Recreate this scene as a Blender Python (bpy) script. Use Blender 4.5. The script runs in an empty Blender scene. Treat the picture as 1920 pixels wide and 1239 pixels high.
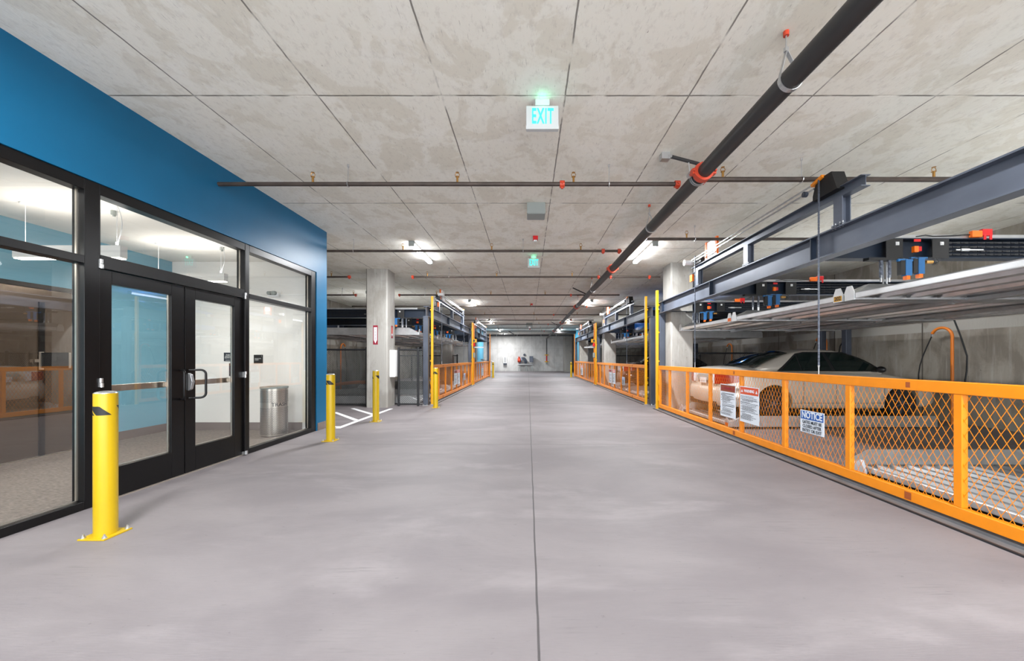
import bpy, bmesh, math, random
from mathutils import Vector, Matrix
random.seed(7)
PI = math.pi
S = bpy.context.scene
COL = S.collection

# ------------------------------------------------------------------ camera
EYE = 1.35; F = 700.0; CX = 990.0; CY = 672.0
cam_d = bpy.data.cameras.new('camera'); cam = bpy.data.objects.new('camera', cam_d); COL.objects.link(cam)
cam_d.sensor_fit = 'HORIZONTAL'; cam_d.sensor_width = 36.0; cam_d.lens = 36.0 * F / 1920
cam_d.shift_x = (960 - CX) / 1920; cam_d.shift_y = (CY - 619.5) / 1920
cam_d.clip_start = 0.05; cam_d.clip_end = 200
cam.location = (0, 0, EYE); cam.rotation_euler = (PI / 2, 0, 0)
S.camera = cam
# ------------------------------------------------------------------ view + world
S.view_settings.view_transform = 'Standard'; S.view_settings.look = 'None'
S.view_settings.gamma = 1.0; S.view_settings.use_curve_mapping = False
S.view_settings.exposure = 0.54
W = bpy.data.worlds.new('world'); S.world = W; W.use_nodes = True
W.node_tree.nodes['Background'].inputs[0].default_value = (0.93, 0.96, 1.0, 1)
W.node_tree.nodes['Background'].inputs[1].default_value = 5.2
LED_W = 165.0       # watts of each ceiling strip
LOBBY_W = 17.0
BAY_W = 62.0

CEIL = 3.82
# ------------------------------------------------------------------ materials
def lin(c):
    return tuple(((v / 255) / 12.92 if v / 255 <= 0.04045 else ((v / 255 + 0.055) / 1.055) ** 2.4) for v in c) + (1,)
M = {}
def mat(name, rgb, rough=0.5, metal=0.0, noise=0.0, nscale=8.0, bump=0.0, bscale=60.0, emit=None, estr=0.0, spec=0.5, stretch=(1, 1, 1), coat=0.0):
    m = bpy.data.materials.new(name); m.use_nodes = True
    nt = m.node_tree; b = nt.nodes['Principled BSDF']
    c = lin(rgb)
    b.inputs['Base Color'].default_value = c
    b.inputs['Roughness'].default_value = rough
    b.inputs['Metallic'].default_value = metal
    b.inputs['Specular IOR Level'].default_value = spec
    if coat: b.inputs['Coat Weight'].default_value = coat; b.inputs['Coat Roughness'].default_value = 0.06
    if emit is not None:
        b.inputs['Emission Color'].default_value = lin(emit); b.inputs['Emission Strength'].default_value = estr
    if noise or bump:
        tc = nt.nodes.new('ShaderNodeTexCoord'); mp = nt.nodes.new('ShaderNodeMapping')
        nt.links.new(tc.outputs['Object'], mp.inputs[0]); mp.inputs['Scale'].default_value = stretch
    if noise:
        n = nt.nodes.new('ShaderNodeTexNoise'); n.inputs['Scale'].default_value = nscale; n.inputs['Detail'].default_value = 6
        nt.links.new(mp.outputs[0], n.inputs[0])
        r = nt.nodes.new('ShaderNodeValToRGB')
        r.color_ramp.elements[0].position = 0.3; r.color_ramp.elements[1].position = 0.7
        r.color_ramp.elements[0].color = tuple(v * (1 - noise) for v in c[:3]) + (1,)
        r.color_ramp.elements[1].color = tuple(min(1, v * (1 + noise)) for v in c[:3]) + (1,)
        nt.links.new(n.outputs[0], r.inputs[0]); nt.links.new(r.outputs[0], b.inputs['Base Color'])
    if bump:
        n2 = nt.nodes.new('ShaderNodeTexNoise'); n2.inputs['Scale'].default_value = bscale; n2.inputs['Detail'].default_value = 4
        nt.links.new(mp.outputs[0], n2.inputs[0])
        bp = nt.nodes.new('ShaderNodeBump'); bp.inputs['Strength'].default_value = bump; bp.inputs['Distance'].default_value = 0.01
        nt.links.new(n2.outputs[0], bp.inputs['Height']); nt.links.new(bp.outputs[0], b.inputs['Normal'])
    M[name] = m
    return m

class NT:
    """tiny node helper"""
    def __init__(s, m): s.nt = m.node_tree; s.b = s.nt.nodes['Principled BSDF']
    def new(s, t, **kw):
        n = s.nt.nodes.new(t)
        for k, v in kw.items(): setattr(n, k, v)
        return n
    def link(s, a, b): s.nt.links.new(a, b)
    def val(s, sock, v):
        if hasattr(v, 'is_output') or isinstance(v, bpy.types.NodeSocket): s.link(v, sock)
        else: sock.default_value = v
    def math(s, op, a, b=0.0, c=None):
        n = s.new('ShaderNodeMath', operation=op); s.val(n.inputs[0], a); s.val(n.inputs[1], b)
        if c is not None: s.val(n.inputs[2], c)
        return n.outputs[0]
    def noise(s, vec, scale, detail=5, rough=0.55, dist=0.0):
        n = s.new('ShaderNodeTexNoise'); s.link(vec, n.inputs['Vector']); n.inputs['Scale'].default_value = scale
        n.inputs['Detail'].default_value = detail; n.inputs['Roughness'].default_value = rough; n.inputs['Distortion'].default_value = dist
        return n.outputs[0]
    def smooth(s, v, a, b, lo=0.0, hi=1.0):
        n = s.new('ShaderNodeMapRange', interpolation_type='SMOOTHSTEP'); s.link(v, n.inputs[0])
        for i, q in enumerate((a, b, lo, hi)): n.inputs[1 + i].default_value = q
        return n.outputs[0]
    def mix(s, f, a, b):
        n = s.new('ShaderNodeMix', data_type='RGBA'); s.val(n.inputs[0], f)
        s.val(n.inputs[6], a); s.val(n.inputs[7], b); return n.outputs[2]
    def mapping(s, vec, scale, loc=(0, 0, 0)):
        n = s.new('ShaderNodeMapping'); s.link(vec, n.inputs[0]); n.inputs['Scale'].default_value = scale; n.inputs['Location'].default_value = loc
        return n.outputs[0]
    def line(s, coord, x0, period, w):
        """1 on thin lines at x0 + k*period"""
        t = s.math('DIVIDE', s.math('SUBTRACT', coord, x0), period)
        t = s.math('FRACT', s.math('ADD', t, 100.5)); t = s.math('ABSOLUTE', s.math('SUBTRACT', t, 0.5))
        return s.smooth(t, w * 0.5 / period, w / period, 1.0, 0.0)

def concrete(name, base, dark, light, joints=None, kind='ceiling', rough=0.8):
    m = bpy.data.materials.new(name); m.use_nodes = True; M[name] = m
    n = NT(m); tc = n.new('ShaderNodeTexCoord'); P = tc.outputs['Object']
    sp = n.new('ShaderNodeSeparateXYZ'); n.link(P, sp.inputs[0]); X, Y, Z = sp.outputs
    col = lin(base)
    if kind == 'ceiling':
        a = n.noise(n.mapping(P, (1, .8, 1)), 2.6, 6, .62, .5)
        c = n.mix(n.smooth(a, .49, .56), col, lin(dark))
        c = n.mix(n.math('MULTIPLY', n.smooth(n.noise(n.mapping(P, (1, 1, 1), (7, 3, 0)), 1.6, 6, .6, .4), .52, .62), .6), c, lin(light))
        # board tint per formwork panel
        ws = n.new('ShaderNodeTexWhiteNoise', noise_dimensions='2D')
        cx = n.math('FLOOR', n.math('DIVIDE', n.math('SUBTRACT', X, .35), 1.163)); cy = n.math('FLOOR', n.math('DIVIDE', n.math('SUBTRACT', Y, 3.51), 2.43))
        cb = n.new('ShaderNodeCombineXYZ'); n.link(cx, cb.inputs[0]); n.link(cy, cb.inputs[1]); n.link(cb.outputs[0], ws.inputs[0])
        c = n.mix(n.math('MULTIPLY', ws.outputs[0], .3), c, lin(dark))
        # grain along the sheets and rusty scars
        g = n.noise(n.mapping(P, (22, 3, 1)), 4, 4, .6)
        c = n.mix(n.math('MULTIPLY', n.smooth(g, .62, .72), .35), c, lin((120, 112, 102)))
        s2 = n.noise(n.mapping(P, (9, 5, 1), (3, 9, 0)), 2.2, 5, .7)
        c = n.mix(n.math('MULTIPLY', n.smooth(s2, .70, .76), .7), c, lin((104, 88, 74)))
        c = n.mix(n.math('MULTIPLY', n.smooth(n.noise(n.mapping(P, (1.5, 1, 1), (2, 5, 0)), 11, 6, .7), .5, .66), .22), c, lin((176, 168, 156)))
        wob = n.math('MULTIPLY', n.math('SUBTRACT', n.noise(P, 5, 3), .5), .012)
        jl = n.math('MAXIMUM', n.line(n.math('ADD', X, wob), .35, 1.163, .009), n.line(n.math('ADD', Y, wob), 3.51, 2.43, .011))
        brk = n.smooth(n.noise(P, 3.1, 3), .34, .52)
        jl2 = n.math('MULTIPLY', jl, brk)
        c = n.mix(n.math('MULTIPLY', jl2, .8), c, lin((84, 76, 68)))
        h = n.math('SUBTRACT', n.noise(n.mapping(P, (3, 1, 1)), 9, 5), n.math('MULTIPLY', jl, .8))
    elif kind == 'floor':
        a = n.noise(n.mapping(P, (.5, 1.0, 1)), 1.1, 7, .6, .4)
        c = n.mix(n.smooth(a, .36, .66), lin(dark), col)
        b2 = n.noise(n.mapping(P, (.7, 1.6, 1), (4, 4, 0)), .8, 6, .6, .3)
        c = n.mix(n.math('MULTIPLY', n.smooth(b2, .52, .68), .7), c, lin(light))
        # tyre scuffs and brushed streaks running across
        s1 = n.noise(n.mapping(P, (1.6, 26, 1)), 2.0, 4, .6)
        msk = n.smooth(n.noise(P, 1.5, 3), .5, .68)
        c = n.mix(n.math('MULTIPLY', n.math('MULTIPLY', n.smooth(s1, .52, .70), msk), .5), c, lin((84, 80, 82)))
        fine = n.noise(n.mapping(P, (3, 60, 1)), 3.0, 4, .6)
        c = n.mix(n.math('MULTIPLY', n.smooth(fine, .5, .75), .25), c, lin((92, 87, 90)))
        sk = n.noise(n.mapping(P, (7, 18, 1), (1, 2, 0)), 2.3, 4, .65)
        c = n.mix(n.math('MULTIPLY', n.smooth(sk, .66, .72), .5), c, lin((70, 66, 68)))
        jx = n.math('ABSOLUTE', n.math('SUBTRACT', X, n.math('ADD', .05, n.math('MULTIPLY', n.math('SUBTRACT', n.noise(P, 2, 3), .5), .014))))
        j = n.smooth(jx, .0035, .008, 1.0, 0.0)
        j = n.math('MAXIMUM', j, n.math('MULTIPLY', n.line(Y, 5.87, 6.1, .009), .85))
        c = n.mix(n.math('MULTIPLY', j, .85), c, lin((48, 45, 46)))
        h = n.math('SUBTRACT', n.math('MULTIPLY', fine, .25), n.math('MULTIPLY', j, .8))
    else:
        a = n.noise(n.mapping(P, (1, 1, .6)), 1.7, 6, .6, .4)
        c = n.mix(n.smooth(a, .42, .62), col, lin(dark))
        st = n.noise(n.mapping(P, (6, 6, .35)), 2.0, 4, .6)
        c = n.mix(n.math('MULTIPLY', n.smooth(st, .52, .68), .45), c, lin(light))
        pk = n.new('ShaderNodeTexVoronoi'); n.link(P, pk.inputs['Vector']); pk.inputs['Scale'].default_value = 5.5
        c = n.mix(n.smooth(pk.outputs['Distance'], .05, .07, .55, 0.0), c, lin((92, 86, 80)))
        h = n.noise(n.mapping(P, (4, 4, 1)), 6, 5)
        if kind == 'wall_band':   # pale patched strip cast along the wall
            up = n.math('MULTIPLY', n.smooth(Z, 1.93, 1.95), n.smooth(Z, 2.14, 2.16, 1.0, 0.0))
            c = n.mix(n.math('MULTIPLY', up, n.smooth(n.noise(P, .9, 3), .4, .45)), c, lin(light))
            c = n.mix(n.math('MAXIMUM', n.line(Y, 1.2, 2.44, .02), n.line(Z, 2.42, 2.44, .015)), c, lin((80, 74, 66)))
        if kind == 'wall_panel':
            c = n.mix(n.math('MULTIPLY', n.math('MAXIMUM', n.line(X, .4, 1.22, .012), n.line(Z, 2.44, 2.44, .012)), .4), c, lin((90, 86, 82)))
    n.link(c, n.b.inputs['Base Color'])
    bp = n.new('ShaderNodeBump'); bp.inputs['Strength'].default_value = .35; bp.inputs['Distance'].default_value = .012
    n.link(h, bp.inputs['Height']); n.link(bp.outputs[0], n.b.inputs['Normal'])
    n.b.inputs['Roughness'].default_value = rough
    return m

concrete('ceiling_concrete', (238, 235, 224), (226, 221, 207), (243, 241, 233), kind='ceiling')
concrete('floor_concrete', (117, 111, 112), (104, 98, 100), (128, 122, 123), kind='floor', rough=.62)
concrete('wall_concrete', (150, 143, 132), (124, 116, 105), (172, 168, 160), kind='wall_band')
concrete('back_concrete', (206, 204, 201), (190, 188, 185), (216, 215, 213), kind='wall_panel')
concrete('column_concrete', (162, 159, 153), (142, 138, 131), (180, 178, 174), kind='wall')
mat('blue_paint', (12, 90, 128), .4, spec=.3, noise=.05, nscale=2, bump=.04, bscale=140)
mat('lobby_blue', (112, 164, 184), .55, noise=.02, nscale=2)
mat('white_wall', (226, 223, 218), .6, noise=.015, nscale=2)
mat('lobby_ceiling', (236, 232, 226), .7)
mat('black_frame', (10, 9, 10), .33, spec=.3, noise=.15, nscale=6)
mat('bright_edge', (190, 180, 168), .3, metal=.8)
mat('bronze', (96, 82, 70), .22, metal=.6, noise=.1, nscale=1.2)
mat('bronze_frame', (28, 24, 22), .3, metal=.6)
mat('base_rubber', (112, 100, 94), .55)
mat('steel_dark', (92, 98, 110), .42, metal=.4, noise=.18, nscale=3.2, stretch=(1, .5, 1))
mat('steel_navy', (22, 34, 50), .5, metal=.3, noise=.2, nscale=3)
mat('steel_post', (72, 77, 88), .45, metal=.3, noise=.22, nscale=5, stretch=(1, 1, .4))
mat('galv', (186, 187, 188), .36, metal=.75, noise=.12, nscale=7)
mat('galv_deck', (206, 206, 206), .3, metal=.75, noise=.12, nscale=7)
mat('galv_dull', (142, 144, 146), .5, metal=.5, noise=.15, nscale=6)  # ground deck tone, darkened to mute the bay lamp's reflection
mat('fence_wire_lit', (112, 114, 114), .5, metal=.2)  # lighter copy of the black wire, with the light on it put in its colour
mat('galv_bright', (224, 225, 226), .34, metal=.6, noise=.08, nscale=5)
mat('zinc', (196, 197, 198), .3, metal=.85)
mat('pipe_dark', (58, 56, 56), .45, metal=.4, noise=.22, nscale=3, stretch=(1, .5, 1))
mat('pipe_brown', (72, 62, 56), .5, metal=.35, noise=.3, nscale=5)
mat('coupling_red', (196, 66, 38), .42)
mat('brass', (176, 132, 70), .35, metal=.7)
mat('orange_paint', (226, 132, 8), .38, noise=.05, nscale=9, bump=.05, bscale=30)
mat('yellow_paint', (210, 154, 10), .36, noise=.04, nscale=6)
mat('bollard_yellow', (184, 152, 8), .33, noise=.04, nscale=6)
mat('black_matte', (18, 18, 19), .55)
mat('black_fence', (36, 37, 40), .5, metal=.2)
mat('rust', (150, 72, 24), .8)
mat('white_plastic', (232, 232, 232), .4)
mat('led', (255, 255, 255), .4, emit=(245, 249, 255), estr=30)
mat('led_dim', (255, 255, 255), .4, emit=(245, 249, 255), estr=2.5)
mat('led_warm', (255, 255, 255), .4, emit=(255, 247, 232), estr=7)
mat('exit_green', (40, 200, 190), .4, emit=(60, 250, 236), estr=.8)
mat('sign_shell', (186, 188, 188), .45)
mat('sign_white', (214, 220, 228), .35)
mat('sign_orange', (206, 78, 38), .4)
mat('sign_brown', (130, 60, 34), .4)
mat('sign_blue', (24, 82, 160), .4)
mat('ink', (46, 50, 58), .5)
mat('ink_light', (205, 205, 203), .5)
mat('sign_red', (138, 22, 44), .4)
mat('red_plastic', (196, 20, 26), .35)
mat('orange_plastic', (240, 110, 14), .4)
mat('hook_blue', (36, 98, 152), .4, noise=.1, nscale=10)
mat('box_grey', (140, 146, 142), .5)
mat('carpet', (118, 107, 98), .95, noise=.45, nscale=24, bump=.5, bscale=90, stretch=(1, 5, 1))
mat('stainless', (190, 182, 172), .28, metal=.9)
mat('hole_dark', (30, 30, 30), .7)
mat('car_paint', (196, 188, 176), .3, metal=.35, coat=.7)
mat('car_blue', (16, 108, 204), .25, metal=.2, coat=.8)
mat('car_dark', (52, 22, 20), .25, metal=.2, coat=.8)  # black car; the reddish tone stands for red light falling on it
mat('car_glass', (16, 26, 24), .04, spec=.8)
mat('car_trim', (24, 24, 25), .4)
mat('wheel_dark', (30, 30, 31), .8)
mat('tyre', (22, 22, 23), .8)
mat('lamp_red', (150, 14, 18), .15, coat=.6)
mat('plate_paper', (200, 202, 206), .5)
mat('hose_orange', (214, 118, 34), .5)
mat('cable_black', (20, 22, 24), .55)
mat('line_white', (232, 232, 234), .6, noise=.05, nscale=14)
mat('cardboard', (120, 96, 74), .8, noise=.1)
mat('track_steel', (116, 116, 118), .5, metal=.5, noise=.2, nscale=4)
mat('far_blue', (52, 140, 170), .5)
def glass():
    m = bpy.data.materials.new('window_glass'); m.use_nodes = True; M['glass'] = m
    nt = m.node_tree; nt.nodes.clear()
    o = nt.nodes.new('ShaderNodeOutputMaterial'); mx = nt.nodes.new('ShaderNodeMixShader')
    t = nt.nodes.new('ShaderNodeBsdfTransparent'); g = nt.nodes.new('ShaderNodeBsdfGlossy')
    ge = nt.nodes.new('ShaderNodeNewGeometry'); dp = nt.nodes.new('ShaderNodeVectorMath'); dp.operation = 'DOT_PRODUCT'
    nt.links.new(ge.outputs['Incoming'], dp.inputs[0]); nt.links.new(ge.outputs['Normal'], dp.inputs[1])
    def mt(op, a, b=0.0):
        q = nt.nodes.new('ShaderNodeMath'); q.operation = op
        for i_, v_ in ((0, a), (1, b)):
            if isinstance(v_, float): q.inputs[i_].default_value = v_
            else: nt.links.new(v_, q.inputs[i_])
        return q
    f = mt('ADD', mt('MULTIPLY', mt('POWER', mt('SUBTRACT', 1.0, mt('ABSOLUTE', dp.outputs['Value']).outputs[0]).outputs[0], 5.0).outputs[0], .88).outputs[0], .12)
    t.inputs[0].default_value = (.93, .95, .95, 1); g.inputs['Roughness'].default_value = 0.0; g.inputs[0].default_value = (1, 1, 1, 1)
    nt.links.new(f.outputs[0], mx.inputs[0]); nt.links.new(t.outputs[0], mx.inputs[1]); nt.links.new(g.outputs[0], mx.inputs[2]); nt.links.new(mx.outputs[0], o.inputs[0])
glass()

# ------------------------------------------------------------------ helpers
def tag(o, label=None, cat=None, group=None, kind=None):
    if label: o['label'] = label
    if cat: o['category'] = cat
    if group: o['group'] = group
    if kind: o['kind'] = kind
    return o
def thing(name, label, cat, loc, group=None):
    o = bpy.data.objects.new(name, None); COL.objects.link(o); o.location = loc; o.empty_display_size = .1
    return tag(o, label, cat, group)
def copy_tree(o, parent=None):
    c = o.copy(); COL.objects.link(c); c.parent = parent
    for ch in [k for k in COL.objects if k.parent == o]: copy_tree(ch, c)
    return c
def wloc(o):
    v = Vector((0, 0, 0))
    while o is not None: v = v + o.location; o = o.parent
    return v

class MB:
    def __init__(s): s.v = []; s.f = []; s.marks = []
    def mark(s): s.marks.append((len(s.v), len(s.f))); return s
    def add(s, vs, fs):
        k = len(s.v); s.v += [tuple(p) for p in vs]; s.f += [tuple(i + k for i in f) for f in fs]; return s
    def box(s, x0, x1, y0, y1, z0, z1):
        if x0 > x1: x0, x1 = x1, x0
        if y0 > y1: y0, y1 = y1, y0
        if z0 > z1: z0, z1 = z1, z0
        return s.add([(x0, y0, z0), (x1, y0, z0), (x1, y1, z0), (x0, y1, z0), (x0, y0, z1), (x1, y0, z1), (x1, y1, z1), (x0, y1, z1)],
                     [(0, 3, 2, 1), (4, 5, 6, 7), (0, 1, 5, 4), (1, 2, 6, 5), (2, 3, 7, 6), (3, 0, 4, 7)])
    def cyl(s, a, b, r, n=16, r2=None, cap=True):
        a = Vector(a); b = Vector(b); d = (b - a).normalized()
        u = d.orthogonal().normalized(); w = d.cross(u); r2 = r if r2 is None else r2
        vs = []
        for p, q in ((a, r), (b, r2)):
            for i in range(n):
                t = 2 * PI * i / n; vs.append(p + (u * math.cos(t) + w * math.sin(t)) * q)
        fs = [(i, (i + 1) % n, n + (i + 1) % n, n + i) for i in range(n)]
        if cap: fs += [tuple(range(n))[::-1], tuple(range(n, 2 * n))]
        return s.add(vs, fs)
    def bar(s, a, b, w, h):
        """rectangular bar from a to b; w across, h along the most vertical normal"""
        a = Vector(a); b = Vector(b); d = (b - a).normalized()
        up = Vector((0, 0, 1)) if abs(d.z) < .9 else Vector((1, 0, 0))
        u = d.cross(up).normalized(); v = u.cross(d).normalized()
        vs = []
        for p in (a, b):
            for i, j in ((-1, -1), (1, -1), (1, 1), (-1, 1)): vs.append(p + u * (i * w / 2) + v * (j * h / 2))
        return s.add(vs, [(3, 2, 1, 0), (4, 5, 6, 7), (0, 1, 5, 4), (1, 2, 6, 5), (2, 3, 7, 6), (3, 0, 4, 7)])
    def tube(s, pts, r, n=8):
        pts = [Vector(p) for p in pts]; vs = []; prev = None
        for i, p in enumerate(pts):
            d = (pts[min(i + 1, len(pts) - 1)] - pts[max(i - 1, 0)]).normalized()
            u = (prev - d * prev.dot(d)).normalized() if prev is not None else d.orthogonal().normalized()
            prev = u; w = d.cross(u)
            for k in range(n):
                t = 2 * PI * k / n; vs.append(p + (u * math.cos(t) + w * math.sin(t)) * r)
        fs = [(i * n + k, i * n + (k + 1) % n, (i + 1) * n + (k + 1) % n, (i + 1) * n + k) for i in range(len(pts) - 1) for k in range(n)]
        fs += [tuple(range(n))[::-1], tuple(range((len(pts) - 1) * n, len(pts) * n))]
        return s.add(vs, fs)
    def prism(s, poly, axis, a, b):
        """poly of 2D points, extruded along axis from a to b. axis x: (y,z); y: (x,z); z: (x,y)"""
        def P(p, t): return {'x': (t, p[0], p[1]), 'y': (p[0], t, p[1]), 'z': (p[0], p[1], t)}[axis]
        n = len(poly); vs = [P(p, a) for p in poly] + [P(p, b) for p in poly]
        fs = [(i, (i + 1) % n, n + (i + 1) % n, n + i) for i in range(n)] + [tuple(range(n))[::-1], tuple(range(n, 2 * n))]
        return s.add(vs, fs)
    def sphere(s, c, r, n=14, m=8, sz=1.0, z0=-1.0):
        vs = []; fs = []
        for j in range(m + 1):
            ph = -PI / 2 + PI * j / m
            zz = max(math.sin(ph), z0)
            for i in range(n):
                t = 2 * PI * i / n; vs.append((c[0] + r * math.cos(ph) * math.cos(t), c[1] + r * math.cos(ph) * math.sin(t), c[2] + r * sz * zz))
        for j in range(m):
            for i in range(n): fs.append((j * n + i, j * n + (i + 1) % n, (j + 1) * n + (i + 1) % n, (j + 1) * n + i))
        return s.add(vs, fs)
    def pieces(s, name, m, parent=None, **kw):
        """each marked stretch becomes a part of its own"""
        ms = [q for q in s.marks if q[0] < len(s.v)] + [(len(s.v), len(s.f))]; out = []
        if ms[0][0] > 0: ms = [(0, 0)] + ms
        for (va, fa), (vb, fb_) in zip(ms, ms[1:]):
            if vb == va: continue
            q = MB(); q.v = s.v[va:vb]; q.f = [tuple(i - va for i in f) for f in s.f[fa:fb_]]; out.append(q.build(name, m, parent, **kw))
        return out
    def build(s, name, m, parent=None, smooth=False, bevel=0, origin=None):
        me = bpy.data.meshes.new(name)
        off = wloc(parent) if parent is not None else Vector(origin if origin else (0, 0, 0))
        me.from_pydata([(p[0] - off.x, p[1] - off.y, p[2] - off.z) for p in s.v], [], s.f)
        bm = bmesh.new(); bm.from_mesh(me); bmesh.ops.recalc_face_normals(bm, faces=bm.faces)
        if len(bm.faces) > 3 and bm.calc_volume(signed=True) < 0: bmesh.ops.reverse_faces(bm, faces=bm.faces)
        bm.to_mesh(me); bm.free()
        me.materials.append(M[m] if isinstance(m, str) else m)
        if smooth:
            for p in me.polygons: p.use_smooth = True
            me.set_sharp_from_angle(angle=math.radians(38))
        o = bpy.data.objects.new(name, me); COL.objects.link(o)
        if parent is not None: o.parent = parent
        elif origin: o.location = origin
        if bevel:
            b = o.modifiers.new('bevel', 'BEVEL'); b.width = bevel; b.segments = 2; b.limit_method = 'ANGLE'
        return o
def struct(name, mb, m, parent=None, **kw):
    o = mb.build(name, m, parent, **kw)
    if parent is None: o['kind'] = 'structure'
    return o
def text_mesh(name, body, size, m, parent, loc, rot, align='CENTER', bold=0.0, sx=1.0, extrude=.0006, spacing=1.0, line=1.0):
    cu = bpy.data.curves.new(name, 'FONT'); cu.body = body; cu.size = size; cu.align_x = align; cu.align_y = 'CENTER'
    cu.offset = bold; cu.extrude = extrude; cu.space_character = spacing; cu.space_line = line; cu.resolution_u = 3
    t = bpy.data.objects.new('tmp', cu); COL.objects.link(t)
    dg = bpy.context.evaluated_depsgraph_get(); dg.update()
    me = bpy.data.meshes.new_from_object(t.evaluated_get(dg)); bpy.data.objects.remove(t); me.name = name
    off = wloc(parent); R = Matrix.Rotation(rot, 4, 'Z') @ Matrix.Rotation(PI / 2, 4, 'X') @ Matrix.Scale(sx, 4, (1, 0, 0))
    me.transform(Matrix.Translation(Vector(loc) - off) @ R)
    me.materials.clear(); me.materials.append(M[m])
    o = bpy.data.objects.new(name, me); COL.objects.link(o); o.parent = parent
    return o
def area(name, loc, sx, sy, power, rot=(0, 0, 0), color=(1, 1, 1), parent=None, spread=PI):
    l = bpy.data.lights.new(name, 'AREA'); l.shape = 'RECTANGLE'; l.size = sx; l.size_y = sy; l.energy = power; l.color = color; l.spread = spread
    o = bpy.data.objects.new(name, l); COL.objects.link(o); o.rotation_euler = rot
    o.location = Vector(loc) - (wloc(parent) if parent else Vector())
    if parent: o.parent = parent
    return o

# ================================================================== SETTING
YB = -4.5; YF = 40.0; XL = -8.4; XR = 9.0
struct('floor', MB().box(XL - .3, XR + .3, YB, YF + .3, -.25, 0), 'floor_concrete')
struct('ceiling', MB().box(XL - .3, XR + .3, YB, YF + .3, CEIL, CEIL + .3), 'ceiling_concrete')
struct('wall_back', MB().box(XL, XR, YF, YF + .3, 0, CEIL), 'back_concrete')
struct('wall_right', MB().box(XR, XR + .3, YB, YF + .3, 0, CEIL), 'wall_concrete')
struct('wall_left', MB().box(XL - .3, XL, YB, YF + .3, 0, CEIL), 'wall_concrete')
# lobby block
WX = -3.94
w = MB(); w.box(WX - .3, WX, YB, 6.96, 2.96, CEIL); w.box(WX - .13, WX, 6.96, 7.31, 0, 2.96); w.box(WX - .13, WX, 6.96, 7.31, 2.96, CEIL); w.box(WX - .3, WX, YB, -1.55, 0, 2.96)
struct('wall_lobby_front', w, 'blue_paint')
struct('wall_lobby_end', MB().box(XL, WX - .13, 7.03, 7.31, 0, CEIL), 'white_wall')
struct('wall_lobby_back', MB().box(-7.0, -6.7, YB, 7.03, 0, 3.17), 'lobby_blue')
struct('ceiling_lobby', MB().box(-7.0, WX - .3, YB, 7.03, 3.17, 3.3), 'lobby_ceiling')
struct('floor_lobby', MB().box(-6.7, WX - .12, YB, 7.03, 0, .012), 'carpet')
struct('baseboard_lobby_back', MB().box(-6.7, -6.685, 5.75, 7.03, .012, .15), 'base_rubber')
struct('baseboard_lobby_end', MB().box(-6.685, -4.25, 7.015, 7.03, .012, .15), 'base_rubber')
struct('baseboard_lobby_front', MB().box(WX, WX + .01, 6.99, 7.32, 0, .14).box(WX - 1, WX + .01, 7.31, 7.32, 0, .14), 'base_rubber')
# second blue block and corner pilaster at the far end
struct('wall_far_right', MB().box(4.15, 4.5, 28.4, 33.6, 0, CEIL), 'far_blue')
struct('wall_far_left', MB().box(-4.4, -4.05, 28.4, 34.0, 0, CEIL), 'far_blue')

# ---- storefront
FX0, FX1, GX = -4.07, -3.955, -4.01
def pane(y0, y1, z0, z1, parent, name='glass_pane'):
    return MB().add([(GX, y0, z0), (GX, y1, z0), (GX, y1, z1), (GX, y0, z1)], [(0, 1, 2, 3)]).build(name, 'glass', parent)
def fixed_window(n, y0, y1, bars, zs, ed=True, base=True):
    """frame with jambs y0..y1, panes between levels zs"""
    e = bpy.data.objects.new('window_%d' % n, None); COL.objects.link(e); e.location = (GX, (y0 + y1) / 2, 0); e['kind'] = 'structure'
    f = MB()
    for a, b in bars: f.box(FX0, FX1, a, b, zs[0][0] - .0, zs[-1][1])
    yy0 = bars[0][1]; yy1 = bars[-1][0]
    for z0, z1 in zs: f.box(FX0, FX1, yy0, yy1, z0, z1)
    f.build('window_frame', 'black_frame', e, bevel=.004)
    br = MB()
    for k in range(len(zs) - 1):
        pane(yy0, yy1, zs[k][1], zs[k + 1][0], e)
        if ed:
            for yy in (yy1 - .012, yy0): br.box(GX - .02, GX - .004, yy, yy + .012, zs[k][1], zs[k + 1][0])
            br.box(GX - .02, GX - .004, yy0, yy1, zs[k][1], zs[k][1] + .01)
    br.build('glazing_bead', 'bright_edge', e)
    return e
H3 = (2.86, 2.96); T3 = (2.2, 2.27); B3 = (0.0, .075)
fixed_window(1, -1.5, 3.45, [(-1.55, -1.45), (.88, .94), (3.33, 3.45)], [B3, T3, H3])
fixed_window(2, 3.45, 5.22, [(3.45, 3.455), (5.215, 5.22)], [(2.19, 2.31), H3])
fixed_window(3, 5.22, 6.96, [(5.22, 5.30), (6.82, 6.96)], [B3, T3, H3])

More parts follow.
